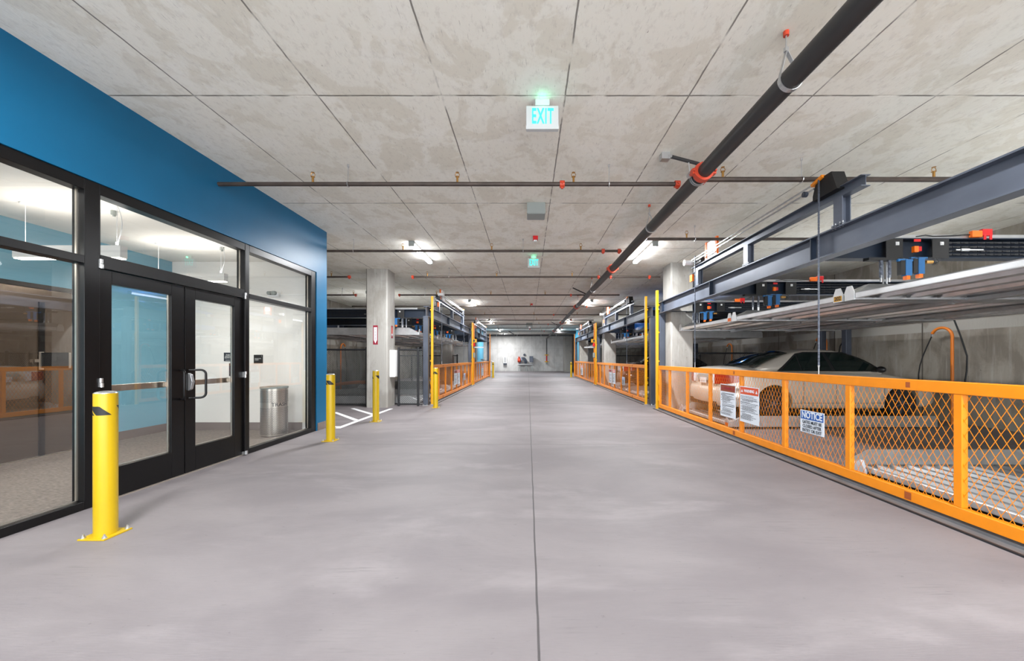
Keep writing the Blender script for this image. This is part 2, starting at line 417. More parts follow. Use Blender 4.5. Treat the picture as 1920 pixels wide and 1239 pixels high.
def door(n, y0, y1, hinge_side):
    e = bpy.data.objects.new('door_%d' % n, None); COL.objects.link(e); e.location = (GX, y0 if hinge_side < 0 else y1, 0); e['kind'] = 'structure'
    g0 = y0 + (.125 if hinge_side < 0 else .14); g1 = y1 - (.16 if hinge_side < 0 else .15)
    f = MB(); X0, X1 = -4.045, -3.985
    f.box(X0, X1, y0 + .006, g0, .012, 2.185); f.box(X0, X1, g1, y1 - .006, .012, 2.185)
    f.box(X0, X1, g0, g1, .012, .30); f.box(X0, X1, g0, g1, 2.06, 2.185)
    f.build('door_frame', 'black_frame', e, bevel=.003)
    pane(g0, g1, .30, 2.06, e)
    b = MB()
    for yy in (g0, g1 - .01): b.box(GX - .02, GX - .004, yy, yy + .01, .30, 2.06)
    b.box(GX - .02, GX - .004, g0, g1, .30, .31); b.build('glazing_bead', 'bright_edge', e)
    pb = MB().box(-4.13, -4.09, g0 - .03, g1 + .03, 1.025, 1.09)
    pb.box(-4.10, -4.045, g0 - .05, g0 - .03, 1.03, 1.085).box(-4.10, -4.045, g1 + .03, g1 + .05, 1.03, 1.085)
    pb.build('push_bar', 'stainless', e, bevel=.004)
    # pull handle: a D loop slanting away from the meeting line
    ym = y1 - .05 if hinge_side < 0 else y0 + .05; yo = ym - .09 if hinge_side < 0 else ym + .09
    a = Vector((-3.985, ym, 0)); o_ = Vector((-3.86, yo, 0)); pts = []
    z0, z1 = .885, 1.215; r = .05
    pts.append((a.x, a.y, z1))
    for k in range(5):
        t = PI / 2 * k / 4; q = o_ + (a - o_).normalized() * (r * (1 - math.sin(t))); pts.append((q.x, q.y, z1 - r * (1 - math.cos(t))))
    for k in range(5):
        t = PI / 2 * (4 - k) / 4; q = o_ + (a - o_).normalized() * (r * (1 - math.sin(t))); pts.append((q.x, q.y, z0 + r * (1 - math.cos(t))))
    pts.append((a.x, a.y, z0))
    MB().tube(pts, .0125, 10).build('pull_handle', 'black_frame', e, smooth=True)
    if hinge_side > 0:
        MB().prism([(-3.985, .97), (-3.955, .99), (-3.935, 1.075), (-3.955, 1.16), (-3.985, 1.18)], 'y', y0 + .04, y0 + .075).build('lock_thumb', 'zinc', e, bevel=.003)
    hb = MB(); hy = y0 if hinge_side < 0 else y1
    for z in (2.225, 1.125):
        hb.mark(); hb.cyl((-3.945, hy - .006 * hinge_side, z - .042), (-3.945, hy - .006 * hinge_side, z - .003), .013, 12); hb.cyl((-3.945, hy, z + .003), (-3.945, hy, z + .042), .014, 12)
        hb.box(-3.985, -3.945, hy - .012, hy + .012, z - .038, z + .038)
    hb.mark(); hb.cyl((-3.94, hy, .012), (-3.94, hy, .06), .018, 12).box(-3.985, -3.94, hy - .02, hy + .02, .012, .05)
    hb.pieces('hinge', 'zinc', e, smooth=True)
    return e
door(1, 3.45, 4.335, -1); door(2, 4.335, 5.22, 1)
struct('trim_1', MB().box(-4.05, -3.975, 3.45, 5.22, .0, .012), 'bright_edge')

# ---- floor markings (painted)
def stripe(a, b, wd=.1):
    a = Vector((a[0], a[1], .003)); b = Vector((b[0], b[1], .003)); d = (b - a).normalized(); u = Vector((-d.y, d.x, 0)) * wd / 2
    return [a - u, b - u, b + u, a + u]
fm = MB()
for s_ in (((-3.68, 7.22), (-3.68, 10.05)), ((-3.73, 7.27 + .1), (-3.94, 7.37)), ((-3.74, 8.15), (-4.85, 9.37)), ((-3.74, 9.0), (-4.75, 10.1)), ((-3.94, 7.45), (-5.8, 9.5)), ((-5.9, 9.6), (-5.4, 10.2))):
    a, b = s_; q = stripe(a, b); top = [(p.x, p.y, .003) for p in q]; bot = [(p.x, p.y, -.001) for p in q]
    fm.add(top + bot, [(0, 1, 2, 3), (7, 6, 5, 4), (0, 4, 5, 1), (1, 5, 6, 2), (2, 6, 7, 3), (3, 7, 4, 0)])
o = fm.build('floor_marking', 'line_white'); tag(o, 'white painted hatch lines on the floor before the left fence', 'floor marking')

# ---- concrete columns
def column(x0, x1, y0, label, d=.6):
    c = .03; y1 = y0 + d
    p = [(x0 + c, y0), (x1 - c, y0), (x1, y0 + c), (x1, y1 - c), (x1 - c, y1), (x0 + c, y1), (x0, y1 - c), (x0, y0 + c)]
    o = MB().prism(p, 'z', 0, CEIL).build('concrete_column', 'column_concrete', origin=None)
    return tag(o, label, 'column', 'concrete columns along the aisle')
column(-4.46, -3.87, 10.27, 'left concrete column carrying the fire extinguisher signs and white cabinet')
column(-4.46, -3.87, 19.0, 'tan-faced concrete column seen inside the second left lift bay')
column(-4.46, -3.87, 27.7, 'farthest concrete column on the left of the aisle')
column(3.68, 4.26, 9.60, 'nearest right concrete column, rising behind the near gate beside the car')
column(3.68, 4.26, 18.0, 'middle right concrete column beside the bay with the blue car')
column(3.68, 4.26, 26.4, 'small far right concrete column beyond the red warning beacon')
column(3.75, 4.5, 38.0, 'bright concrete pier against the right end of the back wall', d=1.9)

# ================================================================== CEILING LIGHTS
def ceiling_light(x, y, label):
    t = thing('ceiling_light', label, 'ceiling light', (x, y + .75, CEIL), 'LED strips on the garage ceiling')
    MB().box(x - .055, x + .055, y, y + 1.5, CEIL - .05, CEIL).build('housing', 'white_plastic', t, bevel=.008)
    MB().prism([(x - .055, CEIL - .05), (x - .05, CEIL - .085), (x - .02, CEIL - .105), (x + .02, CEIL - .105), (x + .05, CEIL - .085), (x + .055, CEIL - .05)], 'y', y + .03, y + 1.47).build('diffuser', 'led', t)
    MB().mark().box(x - .06, x + .06, y - .02, y + .03, CEIL - .108, CEIL).mark().box(x - .06, x + .06, y + 1.47, y + 1.52, CEIL - .108, CEIL).pieces('end_cap', 'box_grey', t, bevel=.01)
    area('lamp', (x, y + .75, CEIL - .115), .12, 1.4, LED_W, parent=t, color=(.96, .98, 1))
    return t
names = ['nearest', 'second', 'third', 'fourth', 'fifth']
for k in range(-1, 5):
    y = 7.85 + 7.8 * (k) if k >= 0 else .3
    if k == 4: y = 36.9
    nm = 'lit LED ceiling strip overhead before the storefront, ' if k < 0 else 'lit LED ceiling strip, %s along the ' % names[k]
    if k < 0:
        ceiling_light(-2.45, y, 'lit LED ceiling strip above the doors, left of the big pipe'); ceiling_light(2.68, y, 'lit LED ceiling strip above the near gate, right of the big pipe')
    else:
        ceiling_light(-2.45, y, nm + 'left row over the aisle')
        if k < 4: ceiling_light(2.68, y, nm + 'right row beside the big pipe')
for bx_, by_, lb in ((6.5, 2.2, 'added LED strip hidden behind the steel beam, brightening the nearest right bay, near half'), (6.5, 6.4, 'added LED strip hidden behind the steel beam, brightening the nearest right bay, far half'), (6.5, 13.6, 'added LED strip hidden behind the steel beam, brightening the middle right bay'), (6.5, 22.5, 'added LED strip hidden behind the steel beam, brightening the farthest right bay'),
        (-5.85, 13.6, 'added LED strip hidden behind the steel beam, brightening the near left bay'), (-5.85, 22.5, 'added LED strip hidden behind the steel beam, brightening the far left bay')):
    bl = ceiling_light(bx_, by_, lb)  # strips added out of sight behind the beams to brighten the dim bays
    for ch in bl.children:
        if ch.type == 'LIGHT': ch.data.energy = BAY_W; ch.data.spread = math.radians(135)
        if ch.name.startswith('diffuser'): ch.data.materials[0] = M['led_dim']

# ================================================================== SPRINKLER PIPES
PZ = 3.57
def head(mb, x, y, z):
    mb.cyl((x, y, z), (x, y, z + .07), .014, 8); mb.cyl((x, y, z + .07), (x, y, z + .075), .026, 8)
    mb.tube([(x - .02, y, z + .075), (x - .028, y, z + .10), (x - .012, y, z + .125)], .004, 5); mb.tube([(x + .02, y, z + .075), (x + .028, y, z + .10), (x + .012, y, z + .125)], .004, 5)
    mb.cyl((x, y, z + .125), (x, y, z + .129), .022, 8)
def pipe(y, x0, x1, r, label, heads=(), hangers=(), coup=(), z=PZ):
    t = thing('sprinkler_pipe', label, 'pipe', ((x0 + x1) / 2, y, z), 'sprinkler pipes across the ceiling')
    MB().cyl((x0, y, z), (x1, y, z), r, 16).build('pipe_run', 'pipe_brown', t, smooth=True)
    for x in heads:
        b = MB(); head(b, x, y, z + r * .8); b.build('sprinkler_head', 'brass', t)
    for x in hangers:
        b = MB(); b.cyl((x, y, z + r + .01), (x, y, CEIL), .0045, 6); b.tube([(x, y + (r + .008) * math.cos(a), z + (r + .008) * math.sin(a)) for a in [PI * 2 * k / 12 + PI / 2 for k in range(13)]], .005, 5)
        b.cyl((x, y, CEIL - .03), (x, y, CEIL), .013, 8); b.build('hanger', 'zinc', t)
    for x in coup:
        b = MB(); b.cyl((x - .03, y, z), (x + .03, y, z), r + .018, 14); b.cyl((x, y - r - .035, z), (x, y - r - .01, z), .014, 8); b.cyl((x, y + r + .01, z), (x, y + r + .035, z), .014, 8)
        b.box(x - .015, x + .015, y - .012, y + .012, z - r - .032, z - r); b.build('coupling', 'coupling_red', t, smooth=True)
    return t
pipe(4.755, WX - .02, 1.93, .026, 'dark sprinkler pipe coming out of the blue lobby wall', (-2.74, -.90, .58), (-2.29, 1.03), (.435, 1.90))
pipe(4.60, 2.03, 6.5, .03, 'dark sprinkler pipe running right from the big pipe over the gate hoist', (2.40, 5.0), (3.37,), (2.15,), z=3.555)
pipe(7.71, -8.3, 1.93, .026, 'sprinkler pipe crossing below the first pair of ceiling lights', (-2.58, -.75, 1.09), (-3.6, -.1), (1.55, 1.88))
pipe(6.94, 2.03, 6.4, .026, 'sprinkler pipe running right from the big pipe to the near column', (2.95, 4.4), (2.2, 3.1), (2.12,))
def LX(px, y): return (px - CX) * y / F
yy = 10.16
pipe(yy, -8.3, LX(657, yy), .024, 'short capped sprinkler pipe left of the near left column', (-5.35,), (-5.6,), (LX(655, yy),))
pipe(yy, LX(773, yy), LX(1262, yy) - .35, .024, 'sprinkler pipe across the aisle with red cap right of the left column', (-2.74, -.85, 1.2), (-2.15, 1.95), (LX(774, yy), LX(1122, yy), LX(1145, yy), 3.3))
yy = 13.06
pipe(yy, -8.3, LX(668, yy), .024, 'second short capped sprinkler pipe left of the near left column', (-6.1,), (-6.5,), (LX(667, yy),))
pipe(yy, LX(748, yy), 3.2, .024, 'sprinkler pipe just above the tops of the yellow guide posts', (-3.2, -1.3, .6, 2.2), (-3.6,), (LX(749, yy), 1.5))
for i, yy in enumerate((15.9, 18.95, 21.6, 24.2, 27.3, 30.2)):
    pipe(yy, -7.5 if i < 2 else -3.8, 7.5 if i < 2 else 3.8, .024, 'distant ceiling sprinkler pipe, %s beyond the yellow guide posts' % ['first', 'second', 'third', 'fourth', 'fifth', 'last'][i],
         (-2.2, .1 + .2 * i, 2.5), (), (1.3,) if i % 2 else (2.5,))
# big cross pipe near the back wall
t = thing('cross_main_pipe', 'thick dark pipe crossing the aisle near the back wall', 'pipe', (0, 34.6, 3.5))
MB().cyl((-4.0, 34.6, 3.5), (4.7, 34.6, 3.5), .085, 18).build('pipe_run', 'pipe_dark', t, smooth=True)
b = MB()
for x in (-2.9, -1.0, 1.2, 2.6): b.cyl((x, 34.6, 3.585), (x, 34.6, CEIL), .01, 6).cyl((x - .015, 34.6, 3.5), (x + .015, 34.6, 3.5), .093, 16)
b.build('hanger', 'zinc', t)
# sloping branch
t = thing('branch_pipe', 'thin dark pipe slanting back along the far ceiling', 'pipe', (-1.4, 31, 3.55))
MB().cyl((-1.55, 30.2, 3.55), (-1.25, 34.5, 3.55), .04, 12).build('pipe_run', 'pipe_dark', t, smooth=True)

# ---- big main pipe
t = thing('main_pipe', 'big black pipe running the length of the ceiling on the right', 'pipe', (1.98, 10, 3.455))
MX, MZ, MR = 1.98, 3.455, .078
MB().cyl((MX, YB, MZ), (MX, 39.55, MZ), MR, 28).build('pipe_run', 'pipe_dark', t, smooth=True)
for y in (4.22, 8.75, 15.2, 21.9, 28.3):
    b = MB(); b.cyl((MX, y - .04, MZ), (MX, y + .04, MZ), MR + .026, 24); b.cyl((MX - .03, y - .045, MZ), (MX - .03, y - .028, MZ), MR + .01, 24)
    for s in (-1, 1): b.box(MX + s * (MR + .02), MX + s * (MR + .055), y - .035, y + .035, MZ - .03, MZ + .03); b.cyl((MX + s * (MR + .04), y - .06, MZ), (MX + s * (MR + .04), y + .06, MZ), .012, 8)
    b.build('coupling', 'coupling_red', t, smooth=True)
for y in (2.82, 6.0, 11.4, 14.6):
    b = MB(); n = 28
    ring = [(MX + (MR + .006) * math.cos(a), y, MZ + (MR + .006) * math.sin(a)) for a in [PI * (1.0 + k / 14.0) for k in range(15)]]
    for k in range(len(ring) - 1): b.bar(Vector(ring[k]), Vector(ring[k + 1]), .035, .006)
    b.bar(ring[0], (MX - .03, y, MZ + .22), .03, .005); b.bar(ring[-1], (MX - .03, y, MZ + .22), .03, .005)
    b.cyl((MX - .03, y, MZ + .2), (MX - .03, y, CEIL), .006, 8).cyl((MX - .03, y, MZ + .21), (MX - .03, y, MZ + .24), .018, 6)
    b.build('strap_hanger', 'zinc', t)
    MB().cyl((MX - .03, y, CEIL - .035), (MX - .03, y, CEIL), .02, 10).build('anchor', 'coupling_red', t)
# seismic braces
b = MB(); b.cyl((1.66, 4.5, 3.80), (1.98, 4.32, 3.60), .02, 10).build('brace_tube', 'pipe_dark', t, smooth=True)
b = MB(); b.box(1.6, 1.7, 4.46, 4.54, 3.74, CEIL).bar((1.60, 4.52, 3.79), (1.72, 4.45, 3.76), .03, .03); b.mark()
for s in (-1, 1):
    b.cyl((MX + s * .11, 4.30, MZ + .02), (MX + s * .13, 4.30, MZ + .15), .008, 8); b.cyl((MX + s * .115, 4.28, MZ + .01), (MX + s * .115, 4.33, MZ + .01), .03, 12)
rr = [(MX + (MR + .01) * math.cos(a), 4.33, MZ + (MR + .01) * math.sin(a)) for a in [2 * PI * k / 20 for k in range(21)]]
b.tube(rr, .008, 6); b.tube([(x, y + .03, z) for x, y, z in rr], .008, 6)
b.bar((2.09, 4.3, 3.50), (2.17, 4.28, 3.66), .03, .008).pieces('brace_clamp', 'zinc', t, smooth=True)
b = MB().cyl((2.05, 4.45, 3.6), (2.28, 4.42, 3.72), .016, 8).build('brace_tube', 'pipe_dark', t, smooth=True)
for y in (12.6, 24.6):
    MB().cyl((1.55, y + .3, CEIL - .03), (MX, y, MZ + .06), .02, 8).build('brace_tube', 'pipe_dark', t, smooth=True)
# riser with valve at the back wall
MB().cyl((MX, 39.55, MZ + .07), (MX, 39.55, 1.7), .05, 16).build('riser', 'pipe_dark', t, smooth=True)
b = MB().cyl((MX, 39.55, 1.7), (MX, 39.55, 1.05), .07, 14).build('valve', 'red_plastic', t, smooth=True)
b = MB()
for z in (1.72, 1.02): b.cyl((MX, 39.55, z - .06), (MX, 39.55, z + .06), .13, 14); b.box(MX - .25, MX + .25, 39.5, 39.6, z - .03, z + .03)
b.build('valve_collar', 'yellow_paint', t)
MB().cyl((MX, 39.55, .95), (MX, 39.55, .8), .09, 12).cyl((MX, 39.55, .8), (MX, 39.98, .8), .05, 10).build('valve_outlet', 'box_grey', t)

# ================================================================== CEILING DEVICES
def exit_sign(x, y, label, w=.31, h=.226, arrow=False):
    t = thing('exit_sign', label, 'exit sign', (x, y, CEIL), 'exit signs on the ceiling')
    zt = CEIL - .06; zb = zt - h
    MB().box(x - w / 2, x + w / 2, y - .022, y + .022, zb, zt).build('housing', 'sign_shell', t, bevel=.006)
    MB().box(x - .07, x + .07, y - .03, y + .03, zt, CEIL).build('canopy', 'sign_shell', t, bevel=.006)
    MB().box(x - w / 2 - .001, x + w / 2 + .001, y - .027, y - .022, zb, zb + .035).box(x + .05, x + .075, y - .0285, y - .027, zb + .013, zb + .018).build('base_strip', 'sign_shell', t)
    text_mesh('letters', 'EXIT', .205 * h / .226, 'exit_green', t, (x + .002, y - .0245, zb + .118 * h / .226), 0, bold=.0035, sx=.46, extrude=.002, spacing=1.12)
    l = bpy.data.lights.new('glow', 'POINT'); l.energy = .12; l.color = (.08, 1, .45); l.shadow_soft_size = .02
    lo = bpy.data.objects.new('glow', l); COL.objects.link(lo); lo.parent = t; lo.location = (0, -.07, -.045)
    return t
exit_sign(.137, 3.58, 'white exit sign with lit green letters, nearest on the ceiling')
exit_sign(.137, 9.0, 'smaller far exit sign hanging beyond the first cross pipes', w=.285)
t = thing('junction_box', 'grey square box fixed to the ceiling behind the near exit sign', 'junction box', (.13, 6.04, CEIL))
MB().box(-.015, .275, 5.9, 6.19, 3.65, CEIL).build('box_body', 'box_grey', t, bevel=.003)
MB().box(-.005, .265, 5.91, 6.18, 3.642, 3.65).build('cover', 'box_grey', t)
def strobe(x, y, label):
    t = thing('alarm_strobe', label, 'fire alarm', (x, y, CEIL), 'red alarm strobes on the ceiling')
    MB().box(x - .05, x + .05, y - .05, y + .05, CEIL - .08, CEIL).build('strobe_body', 'red_plastic', t, bevel=.006)
    MB().box(x - .035, x + .035, y - .035, y + .035, CEIL - .105, CEIL - .08).build('lens', 'white_plastic', t, bevel=.006)
strobe(.15, 7.55, 'red alarm strobe on the ceiling between the exit signs')
strobe(.16, 16.8, 'distant red alarm strobe on the ceiling past the second exit sign')
strobe(.16, 31.0, 'tiny farthest red alarm strobe close to the thick cross pipe')
t = thing('junction_box', 'small grey ceiling box with a pale cone far down the aisle', 'junction box', (0.1, 26, CEIL))
MB().box(-.12, .3, 25.8, 26.2, CEIL - .25, CEIL).build('box_body', 'box_grey', t); MB().cyl((.1, 26, CEIL - .25), (.1, 26, CEIL - .35), .08, 12).build('cone', 'white_plastic', t)

# ================================================================== BOLLARDS
def make_bollard():
    t = thing('bollard', 'x', 'bollard', (0, 0, 0))
    MB().box(-.1, .1, -.1, .1, 0, .012).build('base_plate', 'bollard_yellow', t, bevel=.002)
    MB().cyl((0, 0, .012), (0, 0, 1.085), .0665, 40).build('post', 'bollard_yellow', t, smooth=True)
    MB().sphere((0, 0, 1.085), .0655, 32, 12, .28, 0.0).build('cap', 'zinc', t, smooth=True)
    for x, y in ((-.08, -.08), (.08, -.08), (.08, .08), (-.08, .08)):
        MB().cyl((x, y, .012), (x, y, .018), .016, 12).cyl((x, y, .018), (x, y, .03), .011, 6).cyl((x, y, .03), (x, y, .042), .006, 8).build('anchor_bolt', 'zinc', t)
    # slanted black reflective patches wrapped around the post
    for a0 in (-2.48, .22, 2.35):
        b = MB(); N = 14; wd = 1.25; sl = .98; zh, zl, r = .99, .922, .0673
        span = wd + sl
        for k in range(N + 1):
            f_ = span * k / N; a = a0 + f_      # slanted band: upper edge starts at 0, lower edge starts at sl
            zb = zl if f_ >= sl else zh - (zh - zl) * f_ / sl
            zt = zh if f_ <= wd else zh - (zh - zl) * (f_ - wd) / sl
            b.v += [(r * math.cos(a), r * math.sin(a), zb), (r * math.cos(a), r * math.sin(a), max(zt, zb + .0004))]
        b.f = [(2 * k, 2 * k + 2, 2 * k + 3, 2 * k + 1) for k in range(N)]
        b.build('reflective_patch', 'black_matte', t, smooth=True)
    return t
b0 = make_bollard()
for i, (x, y, lb) in enumerate([(-3.235, 2.86, 'nearest yellow bollard, standing in front of the glass doors'), (-3.245, 6.14, 'yellow bollard beside the corner of the blue wall'),
        (-3.26, 8.0, 'yellow bollard in front of the left concrete column'), (-2.54, 10.27, 'yellow bollard at the corner of the near left gate'),
        (-2.46, 26.3, 'tiny yellow bollard at the far end of the left gates'), (3.12, 27.0, 'tiny yellow bollard at the far end of the right gates')]):
    o = b0 if i == 0 else copy_tree(b0); o.location = (x, y, 0); o['label'] = lb; o['group'] = 'yellow bollards'
    if i == 2: o.rotation_euler.z = -PI / 2

# ================================================================== LIFT BAYS
def mesh_sheet(y0, y1, z0, z1, x, dy, dz, th=.0045, dep=.0018):
    """expanded metal: straight strands in both directions, clipped to the rectangle"""
    b = MB(); L = y1 - y0; H = z1 - z0; sl = dy / dz
    for sgn in (1, -1):
        k0 = -int(H * sl / dy) - 2; k1 = int(L / dy) + int(H * sl / dy) + 2
        for k in range(k0, k1):
            ya = y0 + k * dy
            # at z0 y = ya, at z1 y = ya + sgn*H*sl
            ta, tb = 0.0, 1.0; D = sgn * H * sl
            for lo, hi in ((y0, y1),):
                t0 = (lo - ya) / D; t1 = (hi - ya) / D
                if t0 > t1: t0, t1 = t1, t0
                ta = max(ta, t0); tb = min(tb, t1)
            if tb - ta < .01: continue
            p = (ya + D * ta, z0 + H * ta); q = (ya + D * tb, z0 + H * tb)
            n = Vector((-(q[1] - p[1]), q[0] - p[0])).normalized() * th / 2
            x0 = x - dep / 2 * (1 if sgn > 0 else -.2); x1 = x + dep / 2 * (1 if sgn < 0 else -.2)
            x0, x1 = (x - dep, x) if sgn > 0 else (x, x + dep)
            b.add([(x0, p[0] - n.x, p[1] - n.y), (x0, q[0] - n.x, q[1] - n.y), (x0, q[0] + n.x, q[1] + n.y), (x0, p[0] + n.x, p[1] + n.y),
                   (x1, p[0] - n.x, p[1] - n.y), (x1, q[0] - n.x, q[1] - n.y), (x1, q[0] + n.x, q[1] + n.y), (x1, p[0] + n.x, p[1] + n.y)],
                  [(0, 1, 2, 3), (7, 6, 5, 4), (0, 4, 5, 1), (2, 6, 7, 3)])
    return b
def mesh_sheet_y(x0, x1, z0, z1, y, dx, dz, th=.0045):
    b = mesh_sheet(x0, x1, z0, z1, y, dx, dz, th); b.v = [(v[1], v[0], v[2]) for v in b.v]; return b

def ibeam_y(b, x0, x1, y0, y1, z0, z1, tf=.014, tw=.012):
    xm = (x0 + x1) / 2
    b.box(x0, x1, y0, y1, z0, z0 + tf); b.box(x0, x1, y0, y1, z1 - tf, z1); b.box(xm - tw / 2, xm + tw / 2, y0, y1, z0 + tf, z1 - tf); return b

def chain_strip(b, a, c, r=.012, pitch=.05):
    """roller chain as plates and pins between a and c"""
    a = Vector(a); c = Vector(c); L = (c - a).length; n = max(1, int(L / pitch)); d = (c - a) / n
    for k in range(n):
        p = a + d * k; q = p + d * .92; b.bar(p, q, r * (1.5 if k % 2 else 1.0), r * (1.0 if k % 2 else 1.5))
    return b

def warn_sign(X, ya, yb, z0, z1, s, white_text, label):
    """printed sheet on the gate, facing the aisle; s=+1 right gate (faces -x)"""
    t = thing('warning_sign', label, 'sign', (X, (ya + yb) / 2, z0), 'warning signs on the gates')
    xf = X - s * .008
    w = abs(yb - ya); ym = (ya + yb) / 2
    MB().box(X - .002, X + .002, ya, yb, z0, z1).build('board', 'sign_white', t)
    e = .0012
    def fb(m, nm, y0, y1, za, zb_): MB().box(X - s * .002, X - s * (.002 + e), y0, y1, za, zb_).build(nm, m, t)
    fb('sign_orange' if white_text else 'sign_brown', 'header_band', ya + .012, yb - .012, z1 - .125, z1 - .012)
    rot = -PI / 2 if s > 0 else PI / 2
    text_mesh('header_text', 'WARNING', .062, 'sign_white' if white_text else 'sign_red', t, (X - s * .004, ym, z1 - .07), rot, bold=.002, sx=.9)
    tri = MB()
    for yc in (ya + .06, yb - .06):
        tri.mark().prism([(yc - .028, z1 - .095), (yc + .028, z1 - .095), (yc, z1 - .045)], 'x', X - s * .0032, X - s * .0042)
    tri.pieces('hazard_symbol', 'sign_white' if white_text else 'sign_red', t)
    ln = MB(); rnd = random.Random(3 if white_text else 5); z = z1 - .155
    far = max(ya, yb) - .025; near = min(ya, yb) + .025
    while z > z0 + .03:
        wdt = (far - near) * rnd.uniform(.55, 1.0) if rnd.random() > .2 else (far - near) * rnd.uniform(.2, .4); ind = .04 if rnd.random() > .5 else 0
        a0, b0_ = (far - ind, max(near, far - ind - wdt)) if s > 0 else (near + ind, min(far, near + ind + wdt))
        y = a0; sg = -1 if s > 0 else 1
        while (b0_ - y) * sg > .012:      # words
            wl = rnd.uniform(.015, .05); y2 = y + sg * wl
            if (b0_ - y2) * sg < 0: y2 = b0_
            ln.box(X - s * .0035, X - s * .004, y, y2, z - .0032, z + .0032); y = y2 + sg * .008
        z -= rnd.choice((.014, .014, .014, .022))
    ln.build('small_print', 'ink', t)
    return t
def notice_sign(X, ya, yb, z0, z1, s, label):
    t = thing('notice_sign', label, 'sign', (X, (ya + yb) / 2, z0), 'notice signs on the gates')
    MB().box(X - .002, X + .002, ya, yb, z0, z1).build('board', 'sign_white', t)
    ym = (ya + yb) / 2; H = z1 - z0; w = abs(yb - ya)
    MB().box(X - s * .002, X - s * .0032, ya + .01, yb - .01, z1 - H * .40, z1 - .01).build('header_band', 'sign_blue', t)
    rot = -PI / 2 if s > 0 else PI / 2
    text_mesh('header_text', 'NOTICE', .112, 'sign_white', t, (X - s * .004, ym, z1 - H * .215), rot, bold=.003, sx=.80 * w / .38)
    text_mesh('message_text', 'GATES MUST BE\nCLOSED AFTER\nENTRY OR EXIT', .054, 'ink', t, (X - s * .004, ym, z0 + H * .29), rot, bold=.0012, sx=.80 * w / .38, line=.95)
    return t

def gate(s, X, y0, y1, posts, label, fine=True):
    """s=+1: right side, aisle lies towards -x"""
    t = thing('lift_gate', label, 'gate', (X, (y0 + y1) / 2, .05), 'mesh gates along the lift bays')
    a, b_ = .055, .0
    xa, xb = X - .03, X + .03
    MB().box(xa, xb, y0, y1, 1.06, 1.16).build('top_rail', 'orange_paint', t, bevel=.006)
    MB().box(xa, xb, y0, y1, .05, .15).build('bottom_rail', 'orange_paint', t, bevel=.006)
    MB().box(xa, xb, y0, y0 + .06, .15, 1.06).build('stile', 'orange_paint', t, bevel=.004)
    MB().box(xa, xb, y1 - .06, y1, .15, 1.06).build('stile', 'orange_paint', t, bevel=.004)
    for p in posts: MB().box(xa + .004, xb - .004, p - .03, p + .03, .15, 1.06).build('upright', 'orange_paint', t, bevel=.004)
    mesh_sheet(y0 + .03, y1 - .03, .13, 1.08, X - s * .012, .066 if fine else .09, .12, .0044 if fine else .006, .0014).build('mesh_infill', 'orange_paint', t)
    sp = MB()
    for p in (y0 + (y1 - y0) * .175, y0 + (y1 - y0) * .54):
        sp.mark().box(X - s * .0302, X - s * .0312, p - .02, p + .02, 1.085, 1.135).mark().box(X - s * .0302, X - s * .0312, p - .03, p + .03, .065, .13)
    sp.pieces('rust_patch', 'rust', t)
    # guide brackets at the ends
    gb = MB()
    for ye, sg in ((y0, -1), (y1, 1)):
        for z in (.30, .72):
            gb.mark(); gb.box(xa - .01, xb + .01, ye - sg * .04, ye + sg * .04, z - .07, z - .05); gb.box(xa - .01, xb + .01, ye - sg * .04, ye + sg * .04, z + .05, z + .07); gb.box(X - s * .042, X - s * .03, ye - sg * .04, ye + sg * .04, z - .05, z + .05)
            gb.cyl((X, ye + sg * .022, z - .05), (X, ye + sg * .022, z + .05), .014, 10)
    gb.pieces('guide_bracket', 'yellow_paint', t)
    return t

def guide_post(s, X, y, label, col='yellow_paint'):
    t = thing('guide_post', label, 'post', (X, y, 0), 'yellow guide posts of the gates')
    MB().box(X - .032, X + .032, y - .032, y + .032, 0, 3.17).build('post', col, t, bevel=.004)
    b = MB(); d = s
    for z in (.62, 1.28, 2.05, 2.78): b.mark().box(X + d * .032, X + d * .056, y - .02, y + .02, z - .02, z + .02).cyl((X + d * .056, y, z), (X + d * .064, y, z), .016, 8)
    b.pieces('standoff', col, t)
    MB().box(X - .045, X + .05, y - .045, y + .045, 0, .012).build('base_plate', 'galv', t)
    return t
def steel_post(s, X0, X1, y, label, h=2.55, plate=True):
    t = thing('steel_post', label, 'post', ((X0 + X1) / 2, y, 0), 'dark steel posts of the lifts')
    MB().box(X0, X1, y - .075, y + .075, .015, h).build('shaft', 'steel_post', t, bevel=.01)
    MB().box(X0 - .0, X1 + .0, y - .11, y + .11, 0, .015).build('base_plate', 'galv', t)
    b = MB().box(X0, X1, y - .085, y + .085, h - .015, h + .0)
    b.build('cap_plate', 'steel_dark', t)
    bb = MB()
    for dx in (.03, -.03):
        for dy in (-.055, .055): bb.mark().cyl(((X0 + X1) / 2 + dx * 1.6, y + dy, h - .05), ((X0 + X1) / 2 + dx * 1.6, y + dy, h - .02), .012, 6)
    for dx in (-1, 1):
        for dy in (-1, 1): bb.mark().cyl(((X0 + X1) / 2 + dx * .05, y + dy * .093, .015), ((X0 + X1) / 2 + dx * .05, y + dy * .09, .045), .012, 6)
    bb.pieces('bolt', 'zinc', t)
    return t

